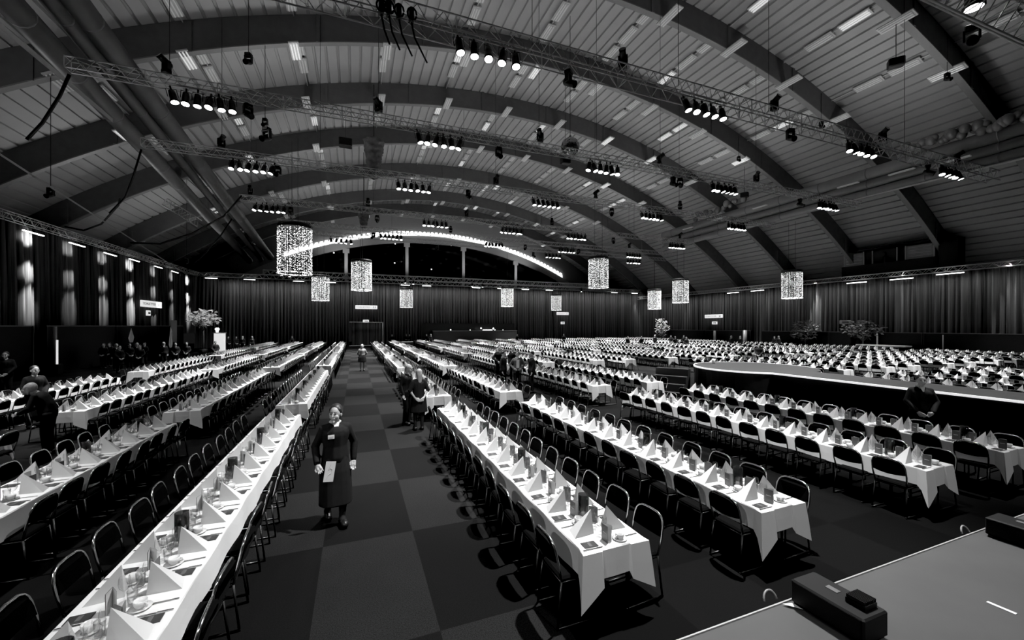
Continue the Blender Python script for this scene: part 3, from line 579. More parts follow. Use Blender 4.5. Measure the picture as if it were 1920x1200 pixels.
def runway_outline(e=0.):
    pts = [(RX0-e, 1.7)]; a0 = math.asin((RX0-RC[0])/RR); y = RC[1]-RR*math.cos(a0); pts.append((RX0-e, y))
    g0 = math.atan2(y-RC[1], RX0-RC[0]); g1 = math.atan2(-math.sqrt(RR*RR-(RX1-RC[0])**2), RX1-RC[0])
    g0 = g0 if g0 > 0 else g0+2*PI
    for k in range(1, 40): g = g0+(g1-g0)*k/40; pts.append((RC[0]+(RR+e)*math.cos(g), RC[1]+(RR+e)*math.sin(g)))
    pts += [(RX1+e, RC[1]-math.sqrt(RR*RR-(RX1-RC[0])**2)), (RX1+e, 1.7)]; return pts
ol = runway_outline(); n = len(ol)
mb = MB(); mb.add([(x, y, SZ) for x, y in ol], [tuple(range(n))[::-1]]); part('runway_deck', mb, 'run', t)
mb = MB(); mb.add([(x, y, z) for x, y in ol for z in (0, SZ-.002)], [(2*k, 2*k+1, 2*k+3, 2*k+2) for k in range(n-1)]); part('runway_skirt', mb, 'black', t)
mb = MB(); o2 = runway_outline(.035); mb.add([(x, y, z) for x, y in o2[:36] for z in (SZ-.05, SZ+.004)] + [(x, y, SZ+.004) for x, y in ol[:36]], [(2*k, 2*k+1, 2*k+3, 2*k+2) for k in range(35)] + [(2*k+1, 72+k, 73+k, 2*k+3) for k in range(35)]); part('edge_strip', mb, 'strip', t)
t = empty('stage_steps', 'black wooden steps at the rounded catwalk tip', 'steps', (12.2, 13.0, 0), .5)
for k in range(4): mb = MB(); mb.box((-.95+.3*k, 0, .16+.14*k), (.3, 1.3, .32+.28*k)); part('step', mb, 'steps', t)
p = at_d(1333, 676, 15.6); mb = MB(); mb.lathe([(.05, 0), (.06, .1), (.08, .2)], 10, (14.1, 12.7, SZ)); tag(link('white_cup', mb.mesh('white_cup', 'china', True)), 'white object standing on the rounded catwalk tip', 'cup')
# ------------------------------------------------------------------ raised bar at the back
bx0, bx1 = at_y(812, 620, 60).x, at_y(968, 620, 60).x
t = empty('bar_platform', 'long raised bar counter with black backdrop at the back', 'bar', ((bx0+bx1)/2, 60, 0)); w = bx1-bx0
mb = MB(); mb.box((0, 0, 1.05), (w, .6, 2.1)); part('counter_front', mb, 'counter', t); mb = MB(); mb.box((0, 0, 2.13), (w+.1, .75, .06)); part('counter_top', mb, 'rail', t)
mb = MB(); mb.box((-.6, 1.4, 1.65), (w+1.6, .1, 3.3)); part('backdrop', mb, 'night', t)
for i, (px, py, r) in enumerate(((845, 618.5, .1), (881.5, 620, .08), (902, 615.5, .13), (925, 616, .14), (928, 619.5, .09), (943, 620, .07))):
    p = at_y(px, py, 59.95); mb = MB(); mb.lathe([(r*.6, 2.16), (r*.7, max(p.z-r, 2.2))], 8, (p.x, p.y, 0)); o = tag(link('table_lamp', mb.mesh('table_lamp', 'gear')), 'tiny glowing lamp on the raised bar, %s from the left' % ORD[i+1], 'lamp', 'bar lamps'); mb = MB(); mb.ell((p.x, p.y, max(p.z, 2.25)), (r, r, r), 8, 6); part('lamp_globe', mb, 'glow', o, True)
a, b = at_y(905, 618.5, 59.9), at_y(923, 618.5, 59.9); mb = MB(); mb.box(((a.x+b.x)/2, 59.9, 2.26), (b.x-a.x, .1, .12)); tag(link('lit_panel', mb.mesh('lit_panel', 'glow')), 'small bright lit strip on the raised bar', 'lamp')
# serving hatch and lectern on the left
p = at_d(412, 648, 38); mb = MB(); mb.box((p.x, p.y, 1.1), (.8, .5, 2.2)); t = tag(link('service_desk', mb.mesh('service_desk', 'sign')), 'white service desk standing before the far left curtain', 'desk'); mb = MB(); mb.box((p.x, p.y, 2.24), (.95, .6, .08)); part('desk_top', mb, 'china', t)  # desk body glows, standing in for light falling on it
mb = MB(); mb.lathe([(.1, 2.28), (.12, 2.45), (.2, 2.6), (.12, 2.72)], 10, (p.x-.2, p.y, 0)); tag(link('desk_lamp', mb.mesh('desk_lamp', 'glow', True)), 'round glowing lamp on the white service desk', 'lamp')
p = at_x(1655, 655, 48.5); mb = MB(); mb.box((p.x, p.y, .95), (1.1, 4, .12)); t = tag(link('buffet_counter', mb.mesh('buffet_counter', 'cloth')), 'long pale buffet counter before the right partition', 'counter'); mb = MB(); mb.box((p.x, p.y, .45), (.9, 3.7, .9)); part('counter_base', mb, 'black', t)
# ------------------------------------------------------------------ plants
def plant(p, h, trunk, crown, n, m, lb, seed, flat=1.):
    r = random.Random(seed); t = empty('potted_tree', lb, 'plant', (p.x, p.y, 0)); mb = MB(); mb.lathe([(.3, 0), (.42, .55), (.36, .55), (.0, .5)], 12, cap=False); part('pot', mb, 'gear', t, True)
    mb = MB(); mb.tube([(0, 0, .4), (.05, .03, trunk*.5), (0, 0, trunk+.4)], .06, 6)
    for k in range(7): g = r.random()*6.3; mb.tube([(0, 0, trunk*.8), (crown*.6*math.cos(g), crown*.6*math.sin(g), trunk+(h-trunk)*r.uniform(.3, .8))], .025, 4)
    part('trunk', mb, 'bark', t, True); mb = MB()
    for k in range(n):
        while True:
            q = Vector((r.uniform(-1, 1), r.uniform(-1, 1), r.uniform(-1, 1)))
            if .3 < q.length < 1: break
        c = Vector((q.x*crown, q.y*crown, (trunk+h)/2 + q.z*(h-trunk)/2*flat)); s = r.uniform(.12, .24); d = Vector((r.uniform(-1, 1), r.uniform(-1, 1), r.uniform(-.8, .5))).normalized(); w = d.orthogonal().normalized()*s*.45
        mb.add([c, c+d*s+w, c+d*s*2.1, c+d*s-w], [(0, 1, 2, 3)])
    part('foliage', mb, m, t)
plant(at_d(381, 640, 41), 4.55, 2.9, 1.35, 420, 'leaf', 'potted tree with pale flat crown at the left back corner', 1)
plant(at_d(1240, 636, 62), 4.2, 1.2, .95, 300, 'leaf', 'upright leafy plant with bright leaves at the right back corner', 2)
plant(at_x(1510, 640, 48.9), 3.6, 1.2, 1.5, 420, 'leafD', 'dark bushy palm left of the bright curtain fold', 3); plant(at_x(1618, 640, 48.9), 3.5, 1.6, 1.6, 420, 'leafD', 'dark spreading palm beside the small dim exit sign', 4)
# ------------------------------------------------------------------ people
def vox(mb, size, m, it=4):
    me = mb.mesh('tmp', m, True); o = bpy.data.objects.new('tmp', me); C.objects.link(o)
    a = o.modifiers.new('r', 'REMESH'); a.mode = 'VOXEL'; a.voxel_size = size; a.use_smooth_shade = True
    b = o.modifiers.new('s', 'SMOOTH'); b.factor = .5; b.iterations = it
    dg = bpy.context.evaluated_depsgraph_get(); r = bpy.data.meshes.new_from_object(o.evaluated_get(dg)); bpy.data.objects.remove(o); bpy.data.meshes.remove(me)
    r.polygons.foreach_set('use_smooth', [True]*len(r.polygons)); r.materials.clear(); r.materials.append(M[m]); return r
STAND = dict(pelvis=(0, 0, .93), spine=(0, .01, 1.12), chest=(0, 0, 1.29), neck=(0, .02, 1.46), head=(0, -.015, 1.585), sh=(.165, .02, 1.375), el=(.225, .045, 1.12), wr=(.215, -.03, .87), hd=(.21, -.06, .79), hip=(.085, 0, .9), kn=(.095, -.025, .5), an=(.095, .02, .085), to=(.105, -.13, .035))
def pose(**k):
    P = {}
    for n, v in STAND.items():
        if n in ('pelvis', 'spine', 'chest', 'neck', 'head'): P[n] = Vector(k.get(n, v))
        else:
            for s, t in ((1, 'L'), (-1, 'R')):
                w = k.get(n+t, None)
                P[n+t] = Vector(w) if w is not None else Vector((v[0]*s, v[1], v[2])) if n not in k else Vector((k[n][0]*s, k[n][1], k[n][2]))
    return P
def human(label, P, h=1.7, top='shirt', bottom='suit', hair=('short', 'hairD'), vx=.02, loc=(0, 0, 0), rz=0, skirt=None, wide=1., bare_arm=False, face=True, turn=0., collar=True, group=None, jacket=0., stockings=True):
    k = h/1.7; t = empty('person', label, 'person', loc, rz, group); t.scale = (k, k, k)
    b = MB(); Hm = Matrix.Rotation(turn, 3, 'Z'); H = P['head']
    HS = 1.08
    def hp(x, y, z): return H + Hm @ Vector((x*HS, y*HS, z*HS))
    def hr(*r): return tuple(q*HS for q in r)
    b.ell(hp(0, .012, .02), hr(.072, .09, .095), 16, 12, Hm); b.ell(hp(0, -.02, -.045), hr(.054, .06, .07), 14, 10, Hm)
    b.cap(hp(0, -.086, .012), hp(0, -.102, -.022), .008, .013, 8); b.cap(hp(-.013, -.083, -.058), hp(.013, -.083, -.058), .009, .009, 6); b.ell(hp(0, -.072, -.095), hr(.022, .02, .018), 8, 6)
    for s in (-1, 1): b.ell(hp(s*.074, .01, -.01), hr(.012, .022, .032), 8, 6, Hm); b.ell(hp(s*.034, -.052, -.032), hr(.026, .026, .028), 8, 6)
    b.cap(P['neck']-Vector((0, 0, .05)), H-Vector((0, -.02, .05)), .056, .05)
    b.cap(P['pelvis'], P['spine'], .12, .11); b.cap(P['spine'], P['chest'], .11, .12); b.cap(P['chest'], P['neck'], .1, .06)
    for s in 'LR':
        b.cap(P['neck']-Vector((0, 0, .05)), P['sh'+s], .05, .046); b.cap(P['sh'+s], P['el'+s], .048, .038); b.cap(P['el'+s], P['wr'+s], .038, .026)
        w, e = P['wr'+s], P['hd'+s]; d = (e-w).normalized(); sd = d.cross(Vector((0, 1, 0.2))).normalized(); nn = d.cross(sd)
        b.cap(w, w+d*.03, .026, .03); b.cap(w+d*.03-sd*.014, w+d*.085-sd*.02, .024, .02); b.cap(w+d*.03+sd*.014, w+d*.085+sd*.02, .024, .02)
        for q, L in ((-.033, .07), (-.011, .085), (.011, .08), (.033, .062)):
            a0 = w+d*.08+sd*q; a1 = a0+d*L*.55; a2 = a1+(d*.8+nn*.5*(1 if nn.y < 0 else -1)).normalized()*L*.5; b.cap(a0, a1, .0088, .008, 6); b.cap(a1, a2, .008, .007, 6)
        a0 = w+d*.03-sd*.02; a1 = a0-sd*.035+d*.035; b.cap(a0, a1, .014, .011, 6); b.cap(a1, a1+d*.035, .011, .009, 6)
        b.cap(P['pelvis']-Vector((0, 0, .03)), P['hip'+s], .1, .09); b.cap(P['hip'+s], P['kn'+s], .078, .05); b.cap(P['kn'+s], P['kn'+s].lerp(P['an'+s], .35), .05, .052); b.cap(P['kn'+s].lerp(P['an'+s], .35), P['an'+s], .052, .034); b.cap(P['an'+s], P['to'+s], .036, .03)
    link('body', vox(b, .0055 if vx < .012 else min(vx, .011), 'skin', 2), t)
    g = MB()
    i = .02
    g.cap(P['pelvis']+Vector((0, 0, .02)), P['spine'], .125*wide+i, .115*wide+i); g.cap(P['spine'], P['chest'], .115*wide+i, .12*wide+i)
    for s in 'LR':
        sx = 1 if s == 'L' else -1
        g.cap(P['pelvis']+Vector((sx*.06*wide, 0, .02)), P['spine']+Vector((sx*.04*wide, 0, 0)), .1+i, .1+i)
        if jacket: g.cap(P['pelvis']+Vector((sx*.07, 0, .0)), P['pelvis']+Vector((sx*.08, 0, -jacket)), .115+i, .1+i)
        g.cap(P['spine']+Vector((sx*.04*wide, 0, 0)), P['chest']+Vector((sx*.07*wide, .0, 0)), .1+i, .095+i); g.cap(P['chest']+Vector((sx*.06, 0, .03)), P['sh'+s]-Vector((sx*.02, 0, .03)), .08+i, .045+i); g.cap(P['neck']-Vector((0, 0, .06)), P['sh'+s], .045+i, .036+i)
        g.cap(P['sh'+s]-Vector((sx*.005, 0, .012)), P['el'+s], .05+i*.7, .042+i*.7); e = P['el'+s].lerp(P['wr'+s], .15 if bare_arm else .93); g.cap(P['el'+s], e, .043+i*.8, .032+i*.7)
    if skirt is None or True: pass
    link('jacket' if jacket else 'shirt', vox(g, vx, top), t)
    g = MB()
    if skirt is not None:
        c = P['pelvis']; zt, zb, rt, rm, rb = skirt; ring = []
        for zz, r in ((zt, rt), ((zt*.65+zb*.35), rm), ((zt*.35+zb*.65), (rm+rb)/2), (zb, rb)):
            for q in range(20):
                a = 2*PI*q/20; kx = P['knL'].lerp(P['knR'], .5); yo = kx.y*max(0, (c.z-zz)/.45)*.8 + c.y; rr = r*(1+.04*math.sin(5*a)); ring.append((c.x+rr*math.cos(a), yo+rr*.74*math.sin(a), zz))
        g.add(ring, [(l*20+q, l*20+(q+1) % 20, l*20+20+(q+1) % 20, l*20+20+q) for l in range(3) for q in range(20)] + [tuple(range(20)), tuple(range(60, 80))[::-1]])
        link('skirt', vox(g, vx, bottom, 3), t); g = MB()
        for s in 'LR': g.cap(P['hip'+s], P['kn'+s], .084, .058); g.cap(P['kn'+s], P['kn'+s].lerp(P['an'+s], .35), .058, .06); g.cap(P['kn'+s].lerp(P['an'+s], .35), P['an'+s], .06, .044); g.cap(P['an'+s], P['to'+s], .05, .043)
        if stockings: link('stockings', vox(g, vx, 'shirt', 2), t)
    else:
        g.cap(P['pelvis']+Vector((0, 0, .05)), P['pelvis']-Vector((0, 0, .03)), .12*wide+i, .12*wide+i)
        for s in 'LR':
            g.cap(P['pelvis']-Vector((0, 0, .02)), P['hip'+s], .12*wide, .105+i*.6); g.cap(P['hip'+s], P['kn'+s], .092+i*.6, .064+i*.6); g.cap(P['kn'+s], P['an'+s]+Vector((0, 0, .0)), .064+i*.6, .05+i*.5)
        link('trousers', vox(g, vx, bottom), t)
    for s in 'LR':
        g = MB(); g.cap(P['an'+s]+Vector((0, .03, -.03)), P['to'+s]+Vector((0, -.012, .004)), .056, .052); g.box((P['an'+s].x, P['an'+s].y+.04, P['an'+s].z-.06), (.06, .07, .05)); link('shoe', vox(g, min(vx, .014), 'shoe', 2), t)
    if collar:
        g = MB(); n_ = P['neck']
        g.add([hp_ + n_ for hp_ in (Vector((-.05, -.075, .012)), Vector((.05, -.075, .012)), Vector((.012, -.135, -.1)), Vector((-.012, -.135, -.1)))], [(0, 3, 2, 1)]); g.tube([n_+Vector((.068*math.cos(a*.5), .068*math.sin(a*.5), .0)) for a in range(-2, 9)], .018, 6); part('shirt_collar', g, 'white', t)
    g = MB(); st, hm = hair
    if st == 'short': g.ell(hp(0, .032, .046), hr(.083, .092, .088), 14, 10, Hm)
    elif st == 'tail': g.ell(hp(0, .032, .04), hr(.085, .093, .096), 14, 10, Hm); g.cap(hp(-.06, -.01, .06), hp(-.075, .03, -.03), .024, .018); g.cap(hp(.06, -.01, .06), hp(.075, .03, -.03), .024, .018); g.ell(hp(0, .105, -.005), (.04, .04, .045), 10, 8); g.cap(hp(.01, .115, -.01), hp(.04, .115, -.19), .035, .018)
    elif st == 'long': g.ell(hp(0, .034, .036), hr(.086, .094, .1), 14, 10, Hm); g.cap(hp(-.06, 0, .05), hp(-.08, .03, -.1), .026, .02); g.cap(hp(.06, 0, .05), hp(.08, .03, -.1), .026, .02); g.cap(hp(-.03, .08, .0), hp(-.02, .1, -.26), .05, .02); g.cap(hp(.03, .08, 0), hp(.02, .1, -.26), .05, .02); g.cap(hp(0, .09, 0), hp(0, .11, -.36), .05, .015)
    else: g.ell(hp(0, .036, .03), hr(.086, .094, .108), 14, 10, Hm); g.cap(hp(-.06, 0, .05), hp(-.078, .02, -.09), .028, .024); g.cap(hp(.06, 0, .05), hp(.078, .02, -.09), .028, .024)
    link('hair', vox(g, min(vx, .012), hm, 3), t)
    if face:
        for s in (-1, 1):
            g = MB(); g.ell(hp(s*.03, -.078, .012), (.013, .007, .007), 8, 6, Hm); part('eye', g, 'eye', t, True)
            g = MB(); g.cap(hp(s*.014, -.086, .033), hp(s*.047, -.076, .034), .004, .003, 5); part('eyebrow', g, hm if hm == 'hairD' else 'lip', t, True)
        g = MB(); g.cap(hp(-.02, -.091, -.054), hp(.02, -.091, -.054), .0045, .0045, 6); part('mouth', g, 'lip', t, True)
    return t
PEOPLE = []
def put(d_or_xy, px=None):
    p = Vector(d_or_xy) if px is None else at_d(px, 700, d_or_xy); PEOPLE.append((p.x, p.y)); return (p.x, p.y, 0)
def toward_cam(loc, off=0.): return math.atan2(loc[0], -loc[1])*-1 + PI*0 + off if 0 else math.atan2(-loc[1], -loc[0]) + PI/2 + off   # local -y looks at the camera
# walking waitress in the aisle
walk = pose(hipL=(.085, -.02, .9), knL=(.09, -.13, .5), anL=(.07, -.13, .09), toL=(.08, -.28, .05), hipR=(-.085, .02, .9), knR=(-.09, .03, .5), anR=(-.075, .2, .12), toR=(-.085, .08, .035), elL=(.27, .06, 1.12), wrL=(.25, .0, .87), hdL=(.235, -.05, .79), elR=(-.26, .08, 1.12), wrR=(-.25, -.06, .9), hdR=(-.22, -.13, .83), head=(-.005, -.03, 1.585))
l = put(5.95, 629); f = toward_cam(l)
w1 = human('person in black shirt and long black skirt walking up the aisle holding a white sheet', walk, 1.72, 'shirt', 'shirt', ('tail', 'hairD'), .011, l, f+.15, skirt=(1.02, .29, .165, .215, .23), wide=1.12, turn=-.5)
def carried(name, mb, m, label, cat, at, local):
    o = tag(link(name, mb.mesh(name, m)), label, cat); mt = Matrix.Translation(at.location) @ Matrix.Rotation(at.rotation_euler.z, 4, 'Z') @ Matrix.Scale(at.scale.x, 4); q = mt @ Vector(local); o.location = q; o.rotation_euler = (0, 0, at.rotation_euler.z); return o
mb = MB(); mb.box((0, 0, 0), (.13, .008, .28)); o = carried('paper_sheet', mb, 'paper', 'white printed sheet held before the skirt of the walking waitress', 'paper', w1, (-.115, -.26, .83)); o.rotation_euler.y = .15
mb = MB(); mb.tube([(-.03, -.005, -.1), (-.01, -.005, -.04), (.02, -.005, -.02), (.03, -.005, .03), (.005, -.005, .05), (-.02, -.005, .02), (0, -.005, .1)], .0022, 5); part('printed_figure', mb, 'fix', o)
mb = MB(); mb.box((0, 0, 0), (.085, .012, .055)); o = carried('name_badge', mb, 'paper', 'white name badge pinned on the walking waitress', 'badge', w1, (-.08, -.158, 1.285)); mb = MB(); mb.box((0, -.008, 0), (.05, .004, .022)); part('badge_print', mb, 'fix', o)
# couple by the first table row
clasp = pose(elL=(.24, -.02, 1.13), wrL=(.12, -.2, .93), hdL=(.03, -.24, .87), elR=(-.24, -.02, 1.13), wrR=(-.12, -.2, .93), hdR=(-.03, -.24, .87))
l = put(11.2, 785); human('person seen from behind, long pale hair, hands clasped behind back, beside first table row', pose(elL=(.25, .06, 1.13), wrL=(.12, .17, .93), hdL=(.03, .2, .86), elR=(-.25, .06, 1.13), wrR=(-.12, .17, .93), hdR=(-.03, .2, .86)), 1.68, 'shirt', 'shirt', ('long', 'hairL'), .016, l, toward_cam(l, PI+.15), skirt=(1.05, .5, .17, .21, .25), bare_arm=True, turn=.2, collar=False)
l = put((1.42, 12.15)); human('grey-haired person in dark jacket standing behind the long-haired person', pose(head=(.03, -.05, 1.57)), 1.76, 'suit', 'suit', ('long', 'hairL'), .016, l, toward_cam(l, .9), wide=1.05, jacket=.08)
l = put(25.8, 679); human('fair-haired person in pale blouse and black skirt at far aisle end', pose(elL=(.27, .06, 1.13), wrL=(.13, .16, .95), hdL=(.05, .18, .9), elR=(-.27, .06, 1.13), wrR=(-.13, .16, .95), hdR=(-.05, .18, .9)), 1.7, 'blouse', 'shirt', ('bob', 'hairL'), .018, l, toward_cam(l), skirt=(1.05, .58, .17, .24, .27), collar=False, stockings=False)
# group of men between the rows
hip = pose(elL=(.3, .06, 1.14), wrL=(.16, -.13, .98), hdL=(.08, -.15, .95), elR=(-.3, .06, 1.14), wrR=(-.16, -.13, .98), hdR=(-.08, -.15, .95))
for px, d, h, ps, top, rot, kw, lb in ((944, 17.8, 1.76, pose(), 'suit', 1.2, dict(jacket=.1, wide=1.1), 'person in dark suit seen half from behind, leftmost of the standing group'), (970, 17.7, 1.76, hip, 'grey', .1, dict(jacket=.08, wide=1.12), 'person in open grey jacket and white shirt facing the camera in the group'), (997, 17.4, 1.78, pose(), 'suit', -1.35, dict(jacket=.12, wide=1.1), 'person in grey suit in profile at the right of the group'), (936, 20.6, 1.86, hip, 'shirt', .5, dict(wide=1.1), 'tall person in black shirt at the back of the standing group'), (962, 20.9, 1.82, pose(), 'shirt', -.3, dict(wide=1.1), 'person in black at the back, partly hidden by the grey jacket')):
    l = put(d, px); human(lb, ps, h, top, 'suit', ('short', 'hairD'), .022, l, toward_cam(l, rot), **kw)
mb = MB(); l_ = at_d(970, 700, 17.7); mb.box((l_.x-.05, l_.y-.185, 1.24), (.13, .02, .36), -.3); tag(link('shirt_front', mb.mesh('shirt_front', 'white')), 'white shirt front of the person in the open grey jacket', 'shirt')
# guard by the catwalk
l = put(9.2, 1727); human('person in dark suit standing guard before the catwalk', pose(elL=(.25, -.02, 1.13), wrL=(.13, -.18, .92), hdL=(.04, -.22, .86), elR=(-.25, -.02, 1.13), wrR=(-.13, -.18, .92), hdR=(-.04, -.22, .86)), 1.76, 'suit', 'suit', ('short', 'hairD'), .016, l, toward_cam(l, .35), wide=1.0, jacket=.1, turn=-.1)
# waitress bending over the left table, and staff around her
bend = pose(pelvis=(0, .05, .93), spine=(0, .02, 1.11), chest=(0, -.06, 1.27), neck=(0, -.14, 1.4), head=(0, -.25, 1.48), shL=(.165, -.1, 1.34), shR=(-.165, -.1, 1.34), elL=(.22, -.16, 1.08), elR=(-.22, -.16, 1.08), wrL=(.12, -.35, .97), wrR=(-.12, -.35, .97), hdL=(.07, -.42, .94), hdR=(-.07, -.42, .94), hip=(.085, .06, .9), kn=(.095, .03, .5), an=(.095, .06, .085), to=(.1, -.09, .035))
l = put((-6.5, 12.2)); human('fair-haired person in black leaning forward by the table end at left', bend, 1.72, 'shirt', 'shirt', ('bob', 'hairL'), .014, l, -1.45, wide=1.12, collar=False)
l = put(11.4, 65); human('person in black standing behind the leaning fair-haired one', clasp, 1.75, 'shirt', 'shirt', ('short', 'hairD'), .02, l, toward_cam(l, .4), collar=False)
l = put(15.9, 10); human('person in black standing at the left picture edge', clasp, 1.86, 'shirt', 'shirt', ('short', 'hairD'), .02, l, toward_cam(l, -.3), collar=False)
# small figures: templates and copies
T = [human('', clasp, 1.7, 'shirt', 'shirt', ('short', 'hairD'), .026, (0, 0, -50), 0, collar=False), human('', clasp, 1.68, 'shirt', 'shirt', ('tail', 'hairD'), .026, (0, 0, -50), 0, skirt=(1.03, .5, .16, .2, .22), collar=False), human('', pose(), 1.72, 'suit', 'suit', ('bob', 'hairL'), .026, (0, 0, -50), 0, jacket=.08)]
used = [[False], [False], [False]]
small = [(194, 27.4, 0, 'person in black at the left end of the waiting staff by the partition'), (205, 28.5, 1, 'second waiting person from left before the black partition'), (218, 26.2, 2, 'taller fair person in the waiting staff group at left'), (224, 24.6, 1, 'dark haired person in front of the taller fair one at left'), (243, 27, 0, 'person in black under the pointed white banner'), (257, 27.6, 2, 'person just right of the pointed white banner'), (262, 25.4, 1, 'front person in skirt below right of the pointed banner'), (271, 28.6, 0, 'person at the right end of the waiting staff crowd'), (307, 28.8, 2, 'pale faced person in black left of the grey banner'), (329, 28.4, 0, 'person in black right of the grey banner'), (350, 29.5, 1, 'person standing alone between grey banner and potted tree'), (404, 31.5, 0, 'person in black standing among the left tables by the white desk'), (420, 44, 1, 'first person behind the white service desk'), (428, 45, 0, 'second person behind the white service desk'), (443, 45.5, 1, 'person in black, middle of those by the far left curtain'), (455, 45, 2, 'fair person before the far left curtain'), (473, 44.5, 2, 'rightmost fair person before the far left curtain'), (548, 47, 0, 'person in black alone at the far end of a left row'), (735, 57, 1, 'person by the round far table left of the bar'), (762, 58, 1, 'left one of two people near the far row ends'), (768, 57, 0, 'right one of two people near the far row ends'), (800, 58.5, 0, 'dark person at the left end of the bar'), (808, 57, 2, 'fair person at the left end of the bar'), (970, 57.5, 0, 'person in black at the right end of the bar'), (1057, 58, 0, 'person alone under the small exit sign on the back curtain'), (1177, 46, 1, 'dark person walking among the far right tables'), (1203, 46, 0, 'second dark person among the far right tables'), (1228, 52, 2, 'person by the white box below the leafy plant'), (1258, 50, 0, 'first of the staff below the far corner curtain'), (1266, 46, 1, 'front one of the staff below the far corner curtain'), (1282, 50, 0, 'person at the far corner by the partition start'), (1287, 44, 1, 'dark person in skirt right of the corner staff'), (1371, 47, 2, 'fair person left of the broad pale drape edge'), (1388, 46, 2, 'shorter fair person at the broad pale drape edge'), (1424, 27.5, 1, 'dark person standing just beyond the catwalk tip'), (1452, 46, 0, 'first person behind the far right rows'), (1460, 46.5, 2, 'second person behind the far right rows')]
for px, d, k, lb in small:
    l = put(d, px); place(T[k], used[k], l, toward_cam(l, R.uniform(-.6, .6)), lb, None)
# ------------------------------------------------------------------ tables and place settings
TW = .72
LX = [-2.0, -4.45, -7.15, -9.9]; RXS = [2.02, 4.40, 7.94, 10.33, 13.85, 16.25, 19.75, 22.15, 25.65, 28.05, 31.55, 33.95, 37.45, 39.85, 43.35, 45.75]
BLK = []   # (x, y0, ntables, side, rownumber, blocknumber)
for i, x in enumerate(LX):
    for b, (y0, n) in enumerate(((2.0, 5), (12.5, 5), (24.0, 5), (35.0, 5), (46.0, 6))):
        if i == 3 and b == 0: continue
        BLK.append((x, y0 + (.95 if i == 2 and b == 1 else 0), n, 'left', i+1, b+1))
for i, x in enumerate(RXS):
    for b, (y0, n) in enumerate(((3.3, 4), (12.3, 4), (21.4, 4), (30.6, 4), (39.8, 4), (49.0, 5))):
        if i in (4, 5) and b < 2: continue
        if i > 9 and y0 + n*1.8 < x*.42: continue
        if i == 0 and b == 5: n = 3
        BLK.append((x, y0 + (.0 if i < 2 else .05), n, 'right', i+1, b+1))
BN = ['', 'front', 'second', 'third', 'fourth', 'fifth', 'last']
def rowname(side, i): return '%s row %s of aisle' % (ORD[i], side)
def cloth_mesh(L, step):
    r = random.Random(int(L*100)); W = TW; per = []
    def edge(p, q, nx, ny):
        l = math.hypot(q[0]-p[0], q[1]-p[1]); n = max(2, int(l/step)); tx_, ty_ = (q[0]-p[0])/l, (q[1]-p[1])/l; end = nx == 0
        ks = (.06, .12, .19, .205, .23) if end else (.05, .09)
        us = sorted(set([k/n for k in range(n+1) if k in (0, n) or min(k/n, 1-k/n)*l > ks[-1]+.02] + [k/l for k in ks] + [1-k/l for k in ks]))
        for u in us:
            sd = min(u, 1-u)*l; cx = (-1 if u < .5 else 1); tip = .27 if (u < .5) == (ny < 0) else .2
            base = .262 + .012*math.sin(u*l*3.3); o = .02 + .012*math.sin(u*l*7.1+nx*2); sl = 0.
            if end and sd < .2: f = 1-sd/.2; base += .055 + (tip-.055)*f; o += .035 + .02*f; sl = .075*f*cx
            elif not end and sd < .095: f = 1-sd/.095; base += tip*f*f; o += .05*f; sl = .055*f*cx
            per.append(((p[0]+(q[0]-p[0])*u, p[1]+(q[1]-p[1])*u), (nx*o + tx_*sl, ny*o + ty_*sl), base))
    edge((0, 0), (W, 0), 0, -1); edge((W, 0), (W, L), 1, 0); edge((W, L), (0, L), 0, 1); edge((0, L), (0, 0), -1, 0)
    n = len(per); vs = []
    for (x, y), (ox, oy), d in per: vs += [(x, y, .742), (x+ox*.35, y+oy*.35, .73), (x+ox*.7, y+oy*.7, .742-d*.5), (x+ox, y+oy, .742-d)]
    mb = MB(); mb.add(vs, [(4*k+j, 4*k+j+1, 4*((k+1) % n)+j+1, 4*((k+1) % n)+j) for k in range(n) for j in range(3)] + [tuple(4*k for k in range(n))])
    me = mb.mesh('tablecloth', 'cloth'); return me
CM = {}
def dist(b): return math.hypot(b[0]+.36, max(b[1], 0)+b[2]*.9)
BLK.sort(key=dist)
def make_table():
    t = empty('folding_table', '', 'table'); mb = MB(); mb.rbox((0, .9, .722), (.7, 1.78, .03), .006); part('tabletop', mb, 'board', t)
    for y in (.2, 1.6):
        for x in (-.28, .28): mb = MB(); mb.tube([(x*.8, y, .705), (x, y, .6), (x, y, .012)], .014, 6); part('leg', mb, 'tleg', t, True)
        mb = MB(); mb.tube([(-.28, y, .3), (.28, y, .3)], .01, 5); part('stretcher', mb, 'tleg', t)
    return t
rt = empty('round_table', 'round buffet table with white top and black skirt at the far row ends', 'table', (6.45, 56.4, 0)); mb = MB(); mb.lathe([(.95, .0), (.92, .7), (.9, .74)], 24, cap=False); part('black_skirt', mb, 'black', rt, True)
mb = MB(); mb.lathe([(.93, .7), (.92, .745), (.0, .75)], 24, cap=False); part('tabletop', mb, 'cloth', rt)
tb = make_table(); tbu = [False]; ntab = 0; restT = MB()
PLACES = []
